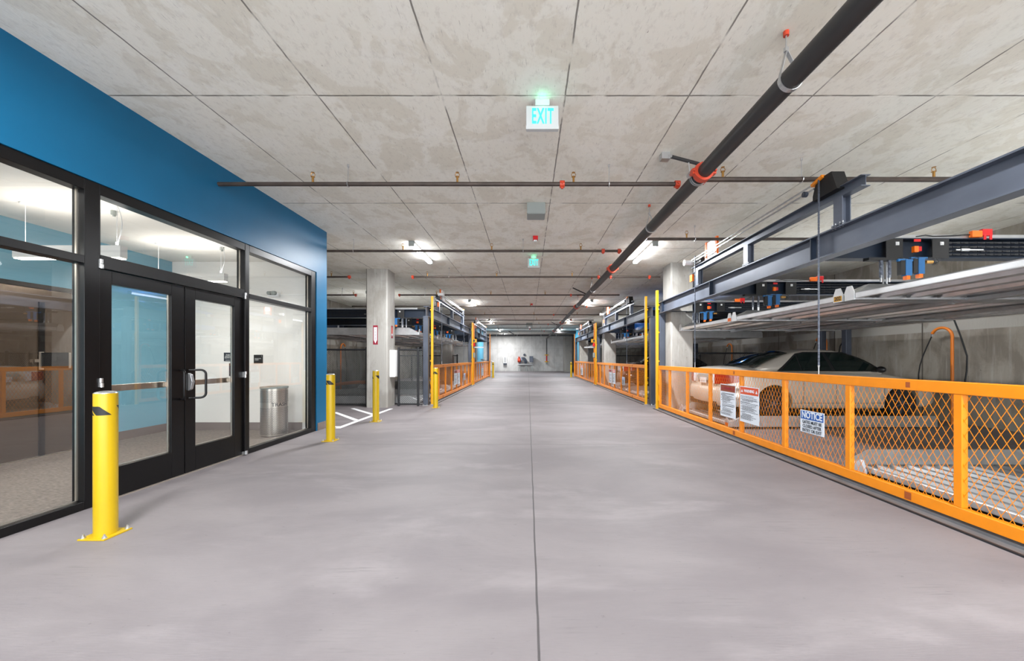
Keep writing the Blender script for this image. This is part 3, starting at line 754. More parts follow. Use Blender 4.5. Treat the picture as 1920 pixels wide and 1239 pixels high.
def platform(mx, ya, yb, z, label, tagtext=None, tagpaint='sign_white', deck_ribs=True, x0=3.88, x1=7.9):
    """car pallet: ribbed deck between two raised side rails; mx maps the bay's x to world x. z = underside"""
    fx = mx
    cx_ = (fx(x0) + fx(x1)) / 2
    t = thing('car_pallet', label, 'car lift pallet', (cx_, (ya + yb) / 2, z), 'galvanised car pallets in the lifts')
    d = MB(); pts = []; n = int((x1 - x0 - .06) / .36); x = x0 + .03
    # trapezoid corrugation running across the pallet
    pit, shp = (.36, ((0, 0), (.03, .075), (.22, .075), (.25, 0))) if z > 1 else (.18, ((0, 0), (.03, .04), (.09, .04), (.12, 0)))
    n = int((x1 - x0 - .06) / pit)
    for k in range(n):
        for u, h in shp: pts.append((x + u, z + .02 + h))
        x += pit
    pts.append((x, z + .02))
    top = [(fx(p[0]), p[1] + .004) for p in pts]; bot = [(fx(p[0]), p[1]) for p in pts]
    m_ = len(pts)
    for (q, o_) in ((top, 0), (bot, 1)):
        vs = [(p[0], ya + .12, p[1]) for p in q] + [(p[0], yb - .12, p[1]) for p in q]
        d.add(vs, [(i, i + 1, m_ + i + 1, m_ + i) for i in range(m_ - 1)])
    d.build('deck', 'galv_deck' if z > 1 else 'galv_dull', t)
    for y0, y1, inner in ((ya, ya + .13, 1), (yb - .13, yb, -1)):
        # side rail: tall with a ramped nose
        r = MB()
        prof = [(fx(x0), z), (fx(x0), z + .07), (fx(x0 + .28), z + .21), (fx(x1 - .05), z + .21), (fx(x1), z + .16), (fx(x1), z)]
        yo = y0 if inner > 0 else y1
        r.prism(prof, 'y', yo, yo + inner * .02)
        # sloping inner face
        yi = yo + inner * .15
        r.add([(fx(x0), yi, z + .065), (fx(x0 + .28), yi, z + .065), (fx(x1 - .02), yi, z + .065), (fx(x0), yo + inner * .02, z + .07), (fx(x0 + .28), yo + inner * .02, z + .21), (fx(x1 - .05), yo + inner * .02, z + .21)],
              [(0, 1, 4, 3), (1, 2, 5, 4)])
        r.prism([(fx(x0), z), (fx(x0), z + .02), (fx(x1), z + .02), (fx(x1), z)], 'y', yo + inner * .02, yi)
        r.build('side_rail', 'galv', t)
        # nose plate
        yc = sorted((yo + inner * .004, yo + inner * .14))
        h = .17
        p = [(yc[0], z + .0), (yc[1], z + .0), (yc[1], z + h * .55), (yc[1] - .035, z + h), (yc[0] + .035, z + h), (yc[0], z + h * .55)]
        np_ = MB().prism(p, 'x', fx(x0 - .012), fx(x0)).build('nose_plate', 'galv_bright', t)
        if tagtext and inner > 0:
            s = 1 if fx(1) > fx(0) else -1
            xt = fx(x0 - .0125)
            MB().box(xt, xt - s * .001, yc[0] + .01, yc[1] - .01, z + .01, z + .075).build('number_tag', tagpaint, np_).location = (0, 0, 0)
            rot = -PI / 2 if s > 0 else PI / 2
            if tagtext.strip(): text_mesh('number_text', tagtext, .066, 'ink', np_, (xt - s * .002, (yc[0] + yc[1]) / 2, z + .043), rot, bold=.0015, sx=.95)
    MB().box(fx(x0), fx(x0 + .04), ya + .14, yb - .14, z + .015, z + .085).build('front_edge', 'galv_bright', t, bevel=.01)
    MB().box(fx(x1 - .04), fx(x1), ya + .14, yb - .14, z + .015, z + .085).build('rear_edge', 'galv', t)
    b = MB()
    if z > 1:
        for xx in (x0 + 1.3, x0 + 2.7): b.mark().box(fx(xx), fx(xx + .09), ya + .02, yb - .02, z - .03, z + .018)
        b.pieces('under_rib', 'galv', t)
        for xx in (x0 + .5, x1 - .4):
            for yy in (ya + .012, yb - .012): MB().cyl((fx(xx), yy, z + .205), (fx(xx), yy, 2.552), .009, 8).build('suspension_rod', 'zinc', t)
    return t

def cross_beam(mx, y, label, detail=2, x1=8.55):
    z0, z1 = 2.55, 2.79
    t = thing('cross_beam', label, 'beam', ((mx(3.7) + mx(x1)) / 2, y, z0), 'dark cross beams over the lift bays')
    b = MB(); xa, xb = mx(3.66), mx(x1)
    b.box(xa, xb, y - .07, y + .07, z0, z0 + .012); b.box(xa, xb, y - .07, y + .07, z1 - .012, z1); b.box(xa, xb, y + .02, y + .035, z0 + .012, z1 - .012)
    b.build('beam', 'steel_navy', t)
    MB().box(mx(3.9), mx(x1), y - .05, y + .03, z1 + .0, z1 + .045).build('cable_tray', 'galv', t)
    if detail:
        for xc in (4.27, 4.82):
            MB().box(mx(xc), mx(xc + .2), y - .085, y - .071, z0 - .005, z1 - .012).build('cover_plate', 'black_matte', t, bevel=.004)
        sm = MB()
        for xc in (4.40, 4.93): sm.mark().box(mx(xc - .02), mx(xc + .02), y - .09, y - .085, z1 - .09, z1 - .05).cyl((mx(xc), y - .09, z1 - .07), (mx(xc), y - .1, z1 - .07), .012, 8)
        sm.pieces('grease_mark', 'galv_bright', t)
        c = MB()
        for z in (z0 + .19, z0 + .14, z0 + .09, z0 + .05): chain_strip(c, (mx(5.05), y - .04, z), (mx(x1 - .2), y - .04, z), .014, .05)
        c.build('drive_chain', 'black_fence', t)
        MB().cyl((mx(5.12), y - .06, z0 + .1), (mx(5.45), y - .06, z0 + .1), .009, 8).cyl((mx(5.18), y - .06, z0 + .1), (mx(5.28), y - .06, z0 + .1), .018, 8).build('turnbuckle', 'zinc', t)
        lm = MB().box(mx(4.57), mx(4.62), y - .12, y - .085, z0 + .06, z0 + .13).build('limit_switch', 'orange_plastic', t)
        MB().box(mx(4.62), mx(4.655), y - .12, y - .085, z0 + .07, z0 + .125).box(mx(4.56), mx(4.64), y - .125, y - .12, z1 - .06, z1 - .03).build('switch_head', 'red_plastic', lm)
        for xc, dz in ((4.46, 0), (4.61, .02)):
            h = MB().box(mx(xc), mx(xc + .075), y - .13, y - .07, z0 - .22 + dz, z0 - .03 + dz).box(mx(xc - .08), mx(xc + .12), y - .12, y - .09, z0 - .05 + dz, z0 - .02 + dz)
            hk = h.build('safety_hook', 'hook_blue', t, bevel=.004)
            MB().box(mx(xc - .055), mx(xc - .002), y - .125, y - .075, z0 - .21 + dz, z0 - .04 + dz).build('hook_plate', 'black_matte', hk)
            MB().box(mx(xc + .012), mx(xc + .055), y - .125, y - .08, z0 - .265 + dz, z0 - .22 + dz).build('hook_tip', 'orange_plastic', hk)
        MB().cyl((mx(4.72), y - .1, z0 - .055), (mx(4.80), y - .1, z0 - .055), .02, 10).build('solenoid', 'brass', t, smooth=True)
        MB().cyl((mx(4.80), y - .1, z0 - .055), (mx(4.84), y - .1, z0 - .055), .023, 10).build('solenoid_cap', 'black_matte', t, smooth=True)
        w_ = MB(); w_.tube([(mx(4.4 + .05 * k), y - .12, z0 - .015 + .012 * math.sin(k * 1.9)) for k in range(10)], .004, 5)
        w_.tube([(mx(4.85), y - .1, z0 - .02), (mx(4.88), y - .1, z0 - .05), (mx(4.86), y - .1, z0 - .08), (mx(4.8), y - .1, z0 - .09)], .003, 5); w_.build('wiring', 'cable_black', t)
        MB().box(mx(4.05), mx(4.45), y - .1, y - .02, z0 - .03, z0).build('chain_bracket', 'black_matte', t)
        for xc in (4.21, 4.31):
            cc = MB(); chain_strip(cc, (mx(xc), y - .08, z0 - .03), (mx(xc), y - .08, z0 - .24), .02, .03); cc.build('lift_chain', 'steel_dark', t)
            MB().cyl((mx(xc), y - .08, z0 - .20), (mx(xc), y - .08, z0 - .29), .011, 8).build('chain_end', 'zinc', t)
        if detail > 1:
            sw = MB().box(mx(5.28), mx(5.4), y - .1, y - .06, z1 + .005, z1 + .08).build('upper_switch', 'orange_plastic', t, bevel=.004)
            MB().box(mx(5.4), mx(5.52), y - .1, y - .06, z1 + .02, z1 + .1).box(mx(5.41), mx(5.44), y - .105, y - .095, z1 - .03, z1 + .03).box(mx(5.48), mx(5.51), y - .105, y - .095, z1 - .03, z1 + .03).build('switch_head', 'red_plastic', sw, bevel=.004)
            MB().tube([(mx(4.65), y - .06, z1 + .02), (mx(4.75), y - .07, z1 + .035), (mx(4.85), y - .06, z1 + .025), (mx(5.05), y - .06, z1 + .03), (mx(5.28), y - .07, z1 + .04)], .006, 6).build('wiring', 'cable_black', t)
    return t

def hoist(s, mx, ya, yb, label, far_motor=True):
    """gate drive frame standing on the front beam. ya = sprocket end, yb = motor end"""
    zb = 2.865
    X = mx(3.575)
    t = thing('gate_hoist', label, 'gate hoist', (X, (ya + yb) / 2, zb), 'gate hoists on top of the front beams')
    b = MB(); lo, hi = min(ya, yb), max(ya, yb)
    ibeam_y(b, X - .05, X + .05, lo, hi, 3.18, 3.30, .008, .007).build('rail', 'steel_dark', t)
    sg = 1 if yb > ya else -1
    for i, yy in enumerate((ya + sg * .3, (ya + yb) / 2 + sg * .05, yb - sg * .25)):
        p = MB().box(X - .05, X - .04, yy - .06, yy + .06, zb, 3.18).box(X + .04, X + .05, yy - .06, yy + .06, zb, 3.18).box(X - .04, X + .04, yy - .005, yy + .005, zb, 3.18).box(X - .06, X + .06, yy - .08, yy + .08, zb, zb + .012)
        po = p.build('support_post', 'steel_dark', t)
        q = MB()
        for dx in (-.05, .05):
            for dy in (-.07, -.03, .03, .07): q.mark().cyl((X + dx, yy + dy, zb - .035), (X + dx, yy + dy, zb + .03), .008, 6)
        q.pieces('bolt', 'zinc', po)
    xs = X - s * .07
    # sprocket housing at ya
    MB().prism([(ya + sg * .26, 3.27), (ya + sg * .62, 3.27), (ya + sg * .62, 3.33), (ya + sg * .56, 3.5), (ya + sg * .34, 3.5)], 'x', X - .09, X + .06).build('sprocket_housing', 'black_matte', t)
    MB().bar((xs - s * .02, ya + sg * .45, 3.50), (xs - s * .02, ya + sg * .62, 3.46), .05, .035).build('chain_guard', 'orange_paint', t)
    MB().cyl((xs - s * .06, ya + sg * .72, 3.40), (xs - s * .02, ya + sg * .72, 3.40), .034, 18).cyl((xs - s * .07, ya + sg * .72, 3.40), (xs - s * .02, ya + sg * .72, 3.40), .014, 10).build('sprocket', 'steel_post', t, smooth=True)
    # motor at yb
    MB().cyl((xs - s * .14, yb - sg * .05, 3.40), (xs + s * .02, yb - sg * .05, 3.40), .05, 16).cyl((xs - s * .16, yb - sg * .05, 3.40), (xs - s * .14, yb - sg * .05, 3.40), .062, 16).build('motor', 'white_plastic', t, smooth=True)
    MB().box(X - .06, X + .03, yb - sg * .45, yb - sg * .14, 3.31, 3.42).build('gearbox', 'black_matte', t, bevel=.02)
    MB().box(xs - s * .01, xs + s * .03, yb - sg * .1, yb + sg * .02, 3.0, 3.14).build('end_switch', 'orange_plastic', t)
    r = MB()
    for z in (3.44, 3.385): r.mark(); chain_strip(r, (xs - s * .02, ya + sg * .6, z + .03), (xs - s * .02, yb - sg * .1, z), .014, .06)
    r.pieces('horizontal_chain', 'zinc' if far_motor else 'galv', t)
    # control cabinet on brackets
    yc = yb - sg * .8
    for d in (-.2, .2): MB().box(X - .03, X + .01, yc + d - .03, yc + d + .03, 3.30, 3.66).build('cabinet_bracket', 'orange_plastic', t)
    MB().box(X - .02, X + .05, yc - .16, yc + .16, 3.33, 3.64).build('control_cabinet', 'white_plastic', t)
    # hanging chains that lift the gate
    for yy in (ya + sg * .5, yb - sg * .3):
        xg = mx(3.5) - s * .035
        c = MB(); chain_strip(c, (xg, yy, 3.48), (xg, yy, 1.27), .011, .04); c.build('hanging_chain', 'steel_dark', t)
        MB().cyl((xg, yy, 1.27), (xg, yy, 1.24), .012, 8, .008).cyl((xg, yy, 1.24), (xg, yy, 1.165), .006, 8).build('chain_hook', 'zinc', t)
    return t

def lift_bay(s, y0, y1, where, near_first=True, det=2, posts=(), hoist_span=None, ys=None, gate_fine=True, col='yellow_paint', skip_front=False):
    mx = (lambda x: x) if s > 0 else (lambda x: .65 - x)
    X = mx(3.5)
    gate(s, X, y0 + .03, y1 - .03, posts, 'orange mesh gate across the %s lift bay' % where, gate_fine)
    for y, e in ((y0, 'near'), (y1, 'far')):
        guide_post(s, mx(3.455), y - .05 if e == 'near' else y + .05, 'tall yellow guide post at the %s end of the %s gate' % (e, where), col if e == 'near' or col == 'yellow_paint' else col)
        steel_post(s, min(mx(3.52), mx(3.67)), max(mx(3.52), mx(3.67)), y - .2 if e == 'near' else y + .1, 'dark steel front post at the %s end of the %s bay' % (e, where))
        steel_post(s, min(mx(8.5), mx(8.65)), max(mx(8.5), mx(8.65)), y - .1 if e == 'near' else y + .1, 'dark steel rear post by the wall, %s end of the %s bay' % (e, where))
    # front beam
    t = thing('front_beam', 'long steel I-beam above the %s gate' % where, 'beam', (mx(3.575), (y0 + y1) / 2, 2.55), 'steel I-beams above the gates')
    xa, xb = sorted((mx(3.5), mx(3.65)))
    ibeam_y(MB(), xa, xb, y0 - .3, y1 + .2, 2.55, 2.85, .016, .01).build('beam', 'steel_dark', t)
    n = 4
    for k in range(n):
        yy = y0 + .05 + (y1 - y0 - .2) * (k) / (n - 1); MB().box(xa + .004, xb - .004, yy - .006, yy + .006, 2.566, 2.834).build('stiffener', 'steel_navy', t)
    h0, h1 = hoist_span
    hoist(s, mx, h0, h1, 'steel hoist frame with chains above the %s gate' % where)
    # cross beams
    nb = 3; step = (y1 - y0 - .35) / 3.0
    ys = ys or [y1 - .35 - step * k for k in range(4)]
    for k, yy in enumerate(ys):
        cross_beam(mx, yy, 'dark cross beam over the %s bay, %s from its far end' % (where, ['first', 'second', 'third', 'fourth'][k]), det if k < 3 or det == 1 else 0)
    # floor track
    xa, xb = sorted((mx(3.36), mx(3.62)))
    t = thing('gate_track', 'low steel floor track under the %s gate' % where, 'track', (mx(3.5), (y0 + y1) / 2, 0), 'floor tracks under the gates')
    MB().box(xa, xb, y0 + .02, y1 - .03, 0, .008).build('plate', 'track_steel', t)
    MB().box(mx(3.355), mx(3.375), y0 - .1, y1 + .1, 0, .014).build('edge_strip', 'black_fence', t)
    MB().box(mx(3.47), mx(3.54), y0 + .03, y1 - .03, .008, .03).build('guide_rail', 'track_steel', t)
    return mx, ys

RP = [9.21, 8.19, 7.16, 6.11, 5.08, 4.06, 3.02]
mxR, ysR = lift_bay(1, 2.0, 9.95, 'nearest right', posts=RP, hoist_span=(3.95, 8.05), det=2)
mxR, ysR2 = lift_bay(1, 11.0, 18.95, 'middle right', posts=[18.07, 17.1, 16.0, 15.1, 14.0, 12.9, 11.9], hoist_span=(12.6, 17.4), det=1, ys=[17.45, 15.0, 12.55, 11.1])
mxR, ysR3 = lift_bay(1, 19.5, 27.7, 'farthest right', posts=[26.6, 25.5, 24.4, 23.4, 22.3, 21.3, 20.4], hoist_span=(21.0, 26.0), det=0, gate_fine=False, col='orange_paint')
mxL, ysL = lift_bay(-1, 11.0, 18.8, 'near left', posts=[17.9, 16.9, 15.9, 14.9, 13.9, 12.9, 11.9], hoist_span=(16.9, 11.9), det=1)
mxL, ysL2 = lift_bay(-1, 19.4, 27.5, 'far left', posts=[26.4, 25.4, 24.4, 23.4, 22.4, 21.4, 20.4], hoist_span=(25.8, 20.4), det=0, gate_fine=False, col='orange_paint')

# signs on the gates
warn_sign(3.46, 6.22, 6.71, .335, .90, 1, False, 'brown-headed warning sheet, left of the two on the nearest right gate')
warn_sign(3.46, 5.59, 6.09, .335, .905, 1, True, 'orange-headed warning sheet, right of the two on the nearest right gate')
notice_sign(3.46, 4.36, 4.74, .43, .705, 1, 'blue and white notice sign on the nearest right gate')
warn_sign(3.46, 15.45, 15.95, .335, .905, 1, False, 'small warning sheet, left of the pair on the middle right gate')
warn_sign(3.46, 14.8, 15.3, .335, .905, 1, True, 'small warning sheet, right of the pair on the middle right gate')
notice_sign(3.46, 13.35, 13.75, .4, .68, 1, 'small notice sign on the middle right gate')
warn_sign(3.46, 23.6, 24.4, .3, .9, 1, True, 'tiny warning sheet on the farthest right gate')
warn_sign(-2.81, 14.2, 14.75, .335, .905, -1, False, 'small warning sheet, left of the pair on the near left gate')
warn_sign(-2.81, 14.85, 15.4, .335, .905, -1, True, 'small warning sheet, right of the pair on the near left gate')
notice_sign(-2.81, 16.3, 16.75, .4, .7, -1, 'small notice sign on the near left gate')
warn_sign(-2.81, 22.6, 23.4, .3, .9, -1, True, 'tiny warning sheet on the far left gate')

# pallets
platform(mxR, 7.10, 9.57, 2.05, 'raised galvanised pallet beside the near right concrete column', ' ', 'orange_plastic')
platform(mxR, 4.59, 7.09, 2.05, 'raised galvanised pallet tagged 202 above the empty ground slot', '202', 'yellow_paint')
platform(mxR, 2.08, 4.57, 2.05, 'raised galvanised pallet nearest the camera, right of the 202 tag')
platform(mxR, 7.20, 9.50, .03, 'ground pallet under the parked beige car', ' ', 'orange_plastic')
platform(mxR, 2.08, 4.57, .03, 'empty ribbed ground pallet behind the near end of the nearest gate')
for i, (a, b_) in enumerate(((15.02, 17.43), (12.57, 14.98))):
    w_ = ['far', 'near'][i]
    platform(mxR, a, b_, 2.05, 'raised pallet in the %s slot of the middle right bay' % w_)
    platform(mxR, a, b_, .03, 'ground pallet in the %s slot of the middle right bay' % w_)
for i, (a, b_) in enumerate(((22.14, 24.71), (19.52, 22.1))):
    platform(mxR, a, b_, 2.05, 'raised pallet in the %s slot of the farthest right bay' % ['middle', 'near'][i])
for i, (a, b_) in enumerate(((11.02, 13.46), (13.5, 15.95), (15.99, 18.43))):
    w_ = ['near', 'middle', 'far'][i]
    platform(mxL, a, b_, 2.05, 'raised pallet in the %s slot of the near left bay' % w_)
    platform(mxL, a, b_, .03, 'ground pallet in the %s slot of the near left bay' % w_)
platform(mxL, 19.42, 21.96, 2.05, 'raised pallet in the near slot of the far left bay')

# rear longitudinal beams
for s, mx, y0, y1, wh in ((1, mxR, 1.7, 10.2, 'nearest right'), (1, mxR, 10.7, 19.2, 'middle right'), (-1, mxL, 10.7, 19.0, 'near left')):
    xa, xb = sorted((mx(8.5), mx(8.65)))
    t = thing('rear_beam', 'dark steel beam along the wall behind the %s bay' % wh, 'beam', ((xa + xb) / 2, (y0 + y1) / 2, 2.55), 'rear beams of the lifts')
    ibeam_y(MB(), xa, xb, y0, y1, 2.55, 2.79, .014, .01).build('beam', 'steel_navy', t)

# ---- chain link fences
def fence(x0, x1, y, h, label, posts):
    t = thing('chain_link_fence', label, 'fence', ((x0 + x1) / 2, y, 0), 'black chain-link fences')
    mesh_sheet_y(x0, x1, .04, h - .02, y, .06, .06, .006).build('chain_link', 'fence_wire_lit' if x0 < 0 and y < 12 else 'black_fence', t)
    MB().cyl((x0, y, h), (x1, y, h), .024, 12).build('top_rail', 'black_fence', t, smooth=True)
    MB().cyl((x0, y, .05), (x1, y, .05), .014, 10).build('bottom_rail', 'black_fence', t, smooth=True)
    for p in posts:
        MB().cyl((p, y, 0), (p, y, h + .05), .032, 14).sphere((p, y, h + .05), .036, 12, 6, .6).build('fence_post', 'black_fence', t, smooth=True)
    return t
fence(-8.3, -4.47, 10.48, 1.6, 'chain-link fence between the blue wall and left column', (-8.2, -6.4, -4.53))
fence(-3.69, -3.0, 10.6, 1.6, 'narrow chain-link panel between the white cabinet and near left gate', (-3.67, -3.12))
fence(4.3, 8.9, 10.47, 1.5, 'chain-link fence behind the parked beige car', (4.4, 6.6, 8.85))
fence(4.3, 8.9, 19.2, 1.5, 'distant chain-link fence beyond the dark car, middle right bay', (4.4, 6.6, 8.85))
fence(-7.75, -3.6, 19.25, 1.5, 'distant chain-link fence at the end of the near left bay', (-7.7, -6, -3.65))
# ---- white cabinet on the left column
t = thing('extinguisher_cabinet', 'white wall cabinet with a dark slot on the left column', 'cabinet', (-3.795, 10.64, .83))
MB().box(-3.87, -3.72, 10.44, 10.84, .83, 1.59).build('cabinet_body', 'white_plastic', t, bevel=.006)
MB().box(-3.7195, -3.71, 10.46, 10.82, .85, 1.57).build('cabinet_door', 'white_plastic', t, bevel=.003)
MB().box(-3.7095, -3.706, 10.66, 10.70, .92, 1.50).build('window_slot', 'ink', t)
def ext_sign(face, x, y, z0, z1, w, label, redbody=False):
    t = thing('extinguisher_sign', label, 'sign', (x, y, z0), 'fire extinguisher signs')
    def bx(a0, a1, za, zb, d0, d1):
        return MB().box(x + a0, x + a1, y - d1, y - d0, za, zb) if face == 'front' else MB().box(x + d0, x + d1, y + a0, y + a1, za, zb)
    bx(-w / 2, w / 2, z0, z1, .0005, .004).build('board', 'sign_red', t)
    bx(-w / 2 + .02, w / 2 - .02, z0 + .12, z1 - .05, .004, .005).build('text_field', 'sign_white' if not redbody else 'coupling_red', t)
    zc = z0 + .1
    (MB().prism([(x - .045, zc + .02), (x + .045, zc + .02), (x, zc - .07)], 'y', y - .0052, y - .0042) if face == 'front' else MB().prism([(y - .045, zc + .02), (y + .045, zc + .02), (y, zc - .07)], 'x', x + .0042, x + .0052)).build('arrow', 'sign_white', t)
    body = '\n'.join('FIRE EXTINGUISHER'.replace(' ', '  '))
    text_mesh('letters', '\n'.join(list('FIRE') + [' '] + list('EXTINGUISHER')), .026, 'sign_red', t, (x, y - .006, (z0 + z1) / 2 + .035) if face == 'front' else (x + .006, y, (z0 + z1) / 2 + .035), 0 if face == 'front' else PI / 2, bold=.0006, line=.78)
ext_sign('front', LX(704, 10.27), 10.27, 1.735, 2.26, .13, 'narrow white and maroon arrow sign on the left column front')
ext_sign('side', -3.87, 10.62, 1.93, 2.28, .12, 'faded red extinguisher sign on the side of the left column', True)

# ================================================================== WARNING BEACONS
def beacon(s, X, y, label):
    t = thing('warning_beacon', label, 'warning light', (X, y, 2.2), 'beacons on the gate posts')
    MB().box(X - .14, X + .14, y - .012, y, 2.18, 2.36).build('sign_plate', 'yellow_paint', t)
    MB().box(X - .05, X + .05, y - .014, y - .012, 2.22, 2.32).build('symbol', 'ink', t)
    MB().cyl((X, y - .075, 1.98), (X, y - .075, 2.14), .07, 14).build('red_lamp', 'red_plastic', t, smooth=True)
    MB().box(X + s * .03, X + s * -.5, y - .03, y, 1.9, 1.96).build('arm', 'galv', t)
    MB().box(X - .05, X + .05, y - .03, y, 1.4, 1.65).build('key_switch', 'box_grey', t)
beacon(1, 3.42, 19.41, 'red beacon with yellow plate between the two far right gates')
beacon(-1, -2.79, 19.31, 'red beacon with yellow plate between the two left gates')
# ================================================================== GOOSENECK PIPES + CABLES
def gooseneck(x, y, label, sgn=1, h=1.8):
    t = thing('cable_gooseneck', label, 'bent pipe', (x, y, 0), 'orange gooseneck pipes by the walls')
    pts = [(x, y, 0), (x, y, h - .3), (x, y, h)] + [(x, y + .2 - .2 * math.cos(a), h + .2 * math.sin(a)) for a in [PI * k / 12 * .86 for k in range(1, 13)]]
    MB().tube(pts, .028, 10).build('pipe', 'hose_orange', t, smooth=True)
    e = Vector(pts[-1])
    MB().cyl(e, e + Vector((0, .01, -.06)), .02, 8).build('connector', 'zinc', t)
    c = [(e.x, e.y, e.z - .03)] + [(e.x - .05 * math.sin(k / 8 * PI), e.y + .22 * math.sin(k / 8 * PI) * .8 + .12 * k / 8, e.z - .05 - (e.z - .2) * k / 8) for k in range(1, 9)]
    MB().tube(c, .011, 8).build('hanging_cable', 'cable_black', t, smooth=True)
    return t
gooseneck(8.75, 7.7, 'orange bent pipe with black cable at the near right wall')
gooseneck(8.75, 10.95, 'orange bent pipe rising behind the roof of the beige car')
gooseneck(8.9, 16.3, 'small distant orange bent pipe left of the beige car roof')
gooseneck(-8.15, 16.25, 'orange bent pipe behind the left chain-link fence')
t = thing('floor_pipe', 'orange pipe lying along the floor behind the left fence', 'pipe', (-7.4, 15.4, 0))
MB().tube([(-8.1, 15.6, .25), (-7.6, 15.5, .32), (-6.8, 15.0, .4), (-5.6, 14.2, .45)], .07, 10).build('pipe', 'hose_orange', t, smooth=True)
def cable(pts, label):
    o = MB().tube(pts, .014, 8).build('power_cable', 'cable_black', None, smooth=True); tag(o, label, 'cable', 'black cables hanging at the wall')
cable([(8.7, 7.68, 2.5), (8.72, 7.66, 2.2), (8.75, 7.55, 1.8), (8.75, 7.44, 1.4), (8.72, 7.42, 1.1), (8.72, 7.5, .5), (8.72, 7.6, 0.02)], 'black cable hanging down the wall right of the near orange pipe')
cable([(8.85, 10.2, 2.5), (8.86, 10.3, 2.1), (8.86, 10.6, 1.7), (8.86, 10.7, 1.2), (8.85, 10.7, .02)], 'black cable hanging down the wall behind the beige car rear window')

# ================================================================== CAR
def loft(b, secs):
    n = len(secs[0]); k = len(b.v)
    for s in secs: b.v += [tuple(p) for p in s]
    for i in range(len(secs) - 1):
        for j in range(n):
            b.f.append((k + i * n + j, k + i * n + (j + 1) % n, k + (i + 1) * n + (j + 1) % n, k + (i + 1) * n + j))
    b.f.append(tuple(k + j for j in range(n))[::-1]); b.f.append(tuple(k + (len(secs) - 1) * n + j for j in range(n)))
    return b
def eval_mesh(o):
    dg = bpy.context.evaluated_depsgraph_get(); dg.update(); return bpy.data.meshes.new_from_object(o.evaluated_get(dg))
def make_car(label, paint, loc, s=1, group=None, sport=0.0):
    """tail at local x=0 pointing to -x; nose towards +x*s"""
    t = thing('car', label, 'car', loc, group)
    O = Vector(loc)
    def G(p): return (O.x + s * p[0], O.y + p[1], O.z + p[2])
    def B(b, name, m, parent=None, **kw):
        b.v = [G(p) for p in b.v]; return b.build(name, m, parent or t, **kw)
    L = 4.62; HW = .885
    # stations: x, half width, zbottom, ztop at centre, shoulder z
    st = [(0.0, .62, .42, .80, .78), (.03, .74, .30, .96, .93), (.10, .82, .24, 1.045, 1.0), (.25, .855, .22, 1.07, 1.01), (.55, .872, .2, 1.085, 1.0), (.80, .88, .18, 1.07, .985), (1.3, .885, .18, 1.02, .965), (2.2, .885, .18, .98, .945),
          (3.0, .885, .18, .97, .93), (3.35, .88, .18, .96, .90), (3.8, .87, .19, .885, .84), (4.2, .84, .21, .80, .76), (4.45, .76, .24, .70, .68), (4.58, .62, .30, .60, .58), (4.62, .5, .38, .52, .51)]
    secs = []
    for x, w, zb, zc, zs in st:
        half = [(0, zc), (w * .5, zc - .004), (w * .80, (zc + zs) / 2 + .005), (w * .945, zs - .015), (w * .985, zs - .09), (w, min(.70, zs - .13)), (w * 1.0, .52 if zs > .6 else zs - .1), (w * .985, max(zb + .05, .34)), (w * .96, zb + .04), (w * .85, zb), (0, zb)]
        ring = [(x, y, z) for y, z in half] + [(x, -y, z) for y, z in half[-2:0:-1]]
        secs.append(ring)
    body = loft(MB(), secs); body.v = [G(p) for p in body.v]
    bo = body.build('body_tmp', paint, None); sub = bo.modifiers.new('s', 'SUBSURF'); sub.levels = 2; sub.render_levels = 2
    WB0, WB1, WR = 1.03, 3.68, .315
    cut = MB()
    for wx in (WB0, WB1):
        for sd in (-1, 1):
            a = G((wx, sd * 1.1, WR + .01)); c = G((wx, sd * .55, WR + .01)); cut.cyl(a, c, .375, 32)
    co = cut.build('cut_tmp', 'car_trim', None)
    m2 = eval_mesh(bo); q_ = bmesh.new(); q_.from_mesh(m2); bmesh.ops.remove_doubles(q_, verts=q_.verts, dist=1e-5); bmesh.ops.recalc_face_normals(q_, faces=q_.faces)
    if q_.calc_volume(signed=True) < 0: bmesh.ops.reverse_faces(q_, faces=q_.faces)
    q_.to_mesh(m2); q_.free()
    bo2 = bpy.data.objects.new('b2', m2); COL.objects.link(bo2)
    bm_ = bo2.modifiers.new('b', 'BOOLEAN'); bm_.object = co; bm_.operation = 'DIFFERENCE'; bm_.solver = 'FAST'
    me = eval_mesh(bo2)
    for q in (bo, co, bo2): bpy.data.objects.remove(q)
    me.transform(Matrix.Translation(-O)); me.name = 'body'
    me.materials.clear(); me.materials.append(M[paint])
    for p in me.polygons: p.use_smooth = True; p.material_index = 0
    me.set_sharp_from_angle(angle=math.radians(40))
    o = bpy.data.objects.new('body', me); COL.objects.link(o); o.parent = t
    # dark wheel wells
    ww = MB()
    for wx in (WB0, WB1): ww.box(wx - .37, wx + .37, -.60, .60, .2, .70)
    B(ww, 'wheel_well', 'car_trim')
    # cabin
    H = 1.47 - sport
    cs = [(.62, .70, 1.0, 1.02), (1.05, .70, .98, 1.22 - sport * .5), (1.48, .69, .95, 1.395 - sport), (1.75, .68, .94, H - .02), (2.2, .675, .93, H), (2.55, .675, .92, H - .02), (2.78, .68, .92, 1.37 - sport), (3.15, .71, .92, 1.17 - sport * .5), (3.48, .74, .90, .96)]
    secs = []
    def side_y(x, z):   # tumblehome
        return .835 - max(0, (z - .95)) * .50
    for x, w, z0, zt in cs:
        ys = side_y(x, zt - .05)
        half = [(0, zt), (ys * .6, zt - .012), (ys * .9, zt - .035), (ys, zt - .075 if zt > 1.1 else zt - .03), ((ys + .835) / 2, (zt + z0) / 2 - .01), (.835, z0 - .04), (0, z0 - .08)]
        secs.append([(x, y, z) for y, z in half] + [(x, -y, z) for y, z in half[-2:0:-1]])
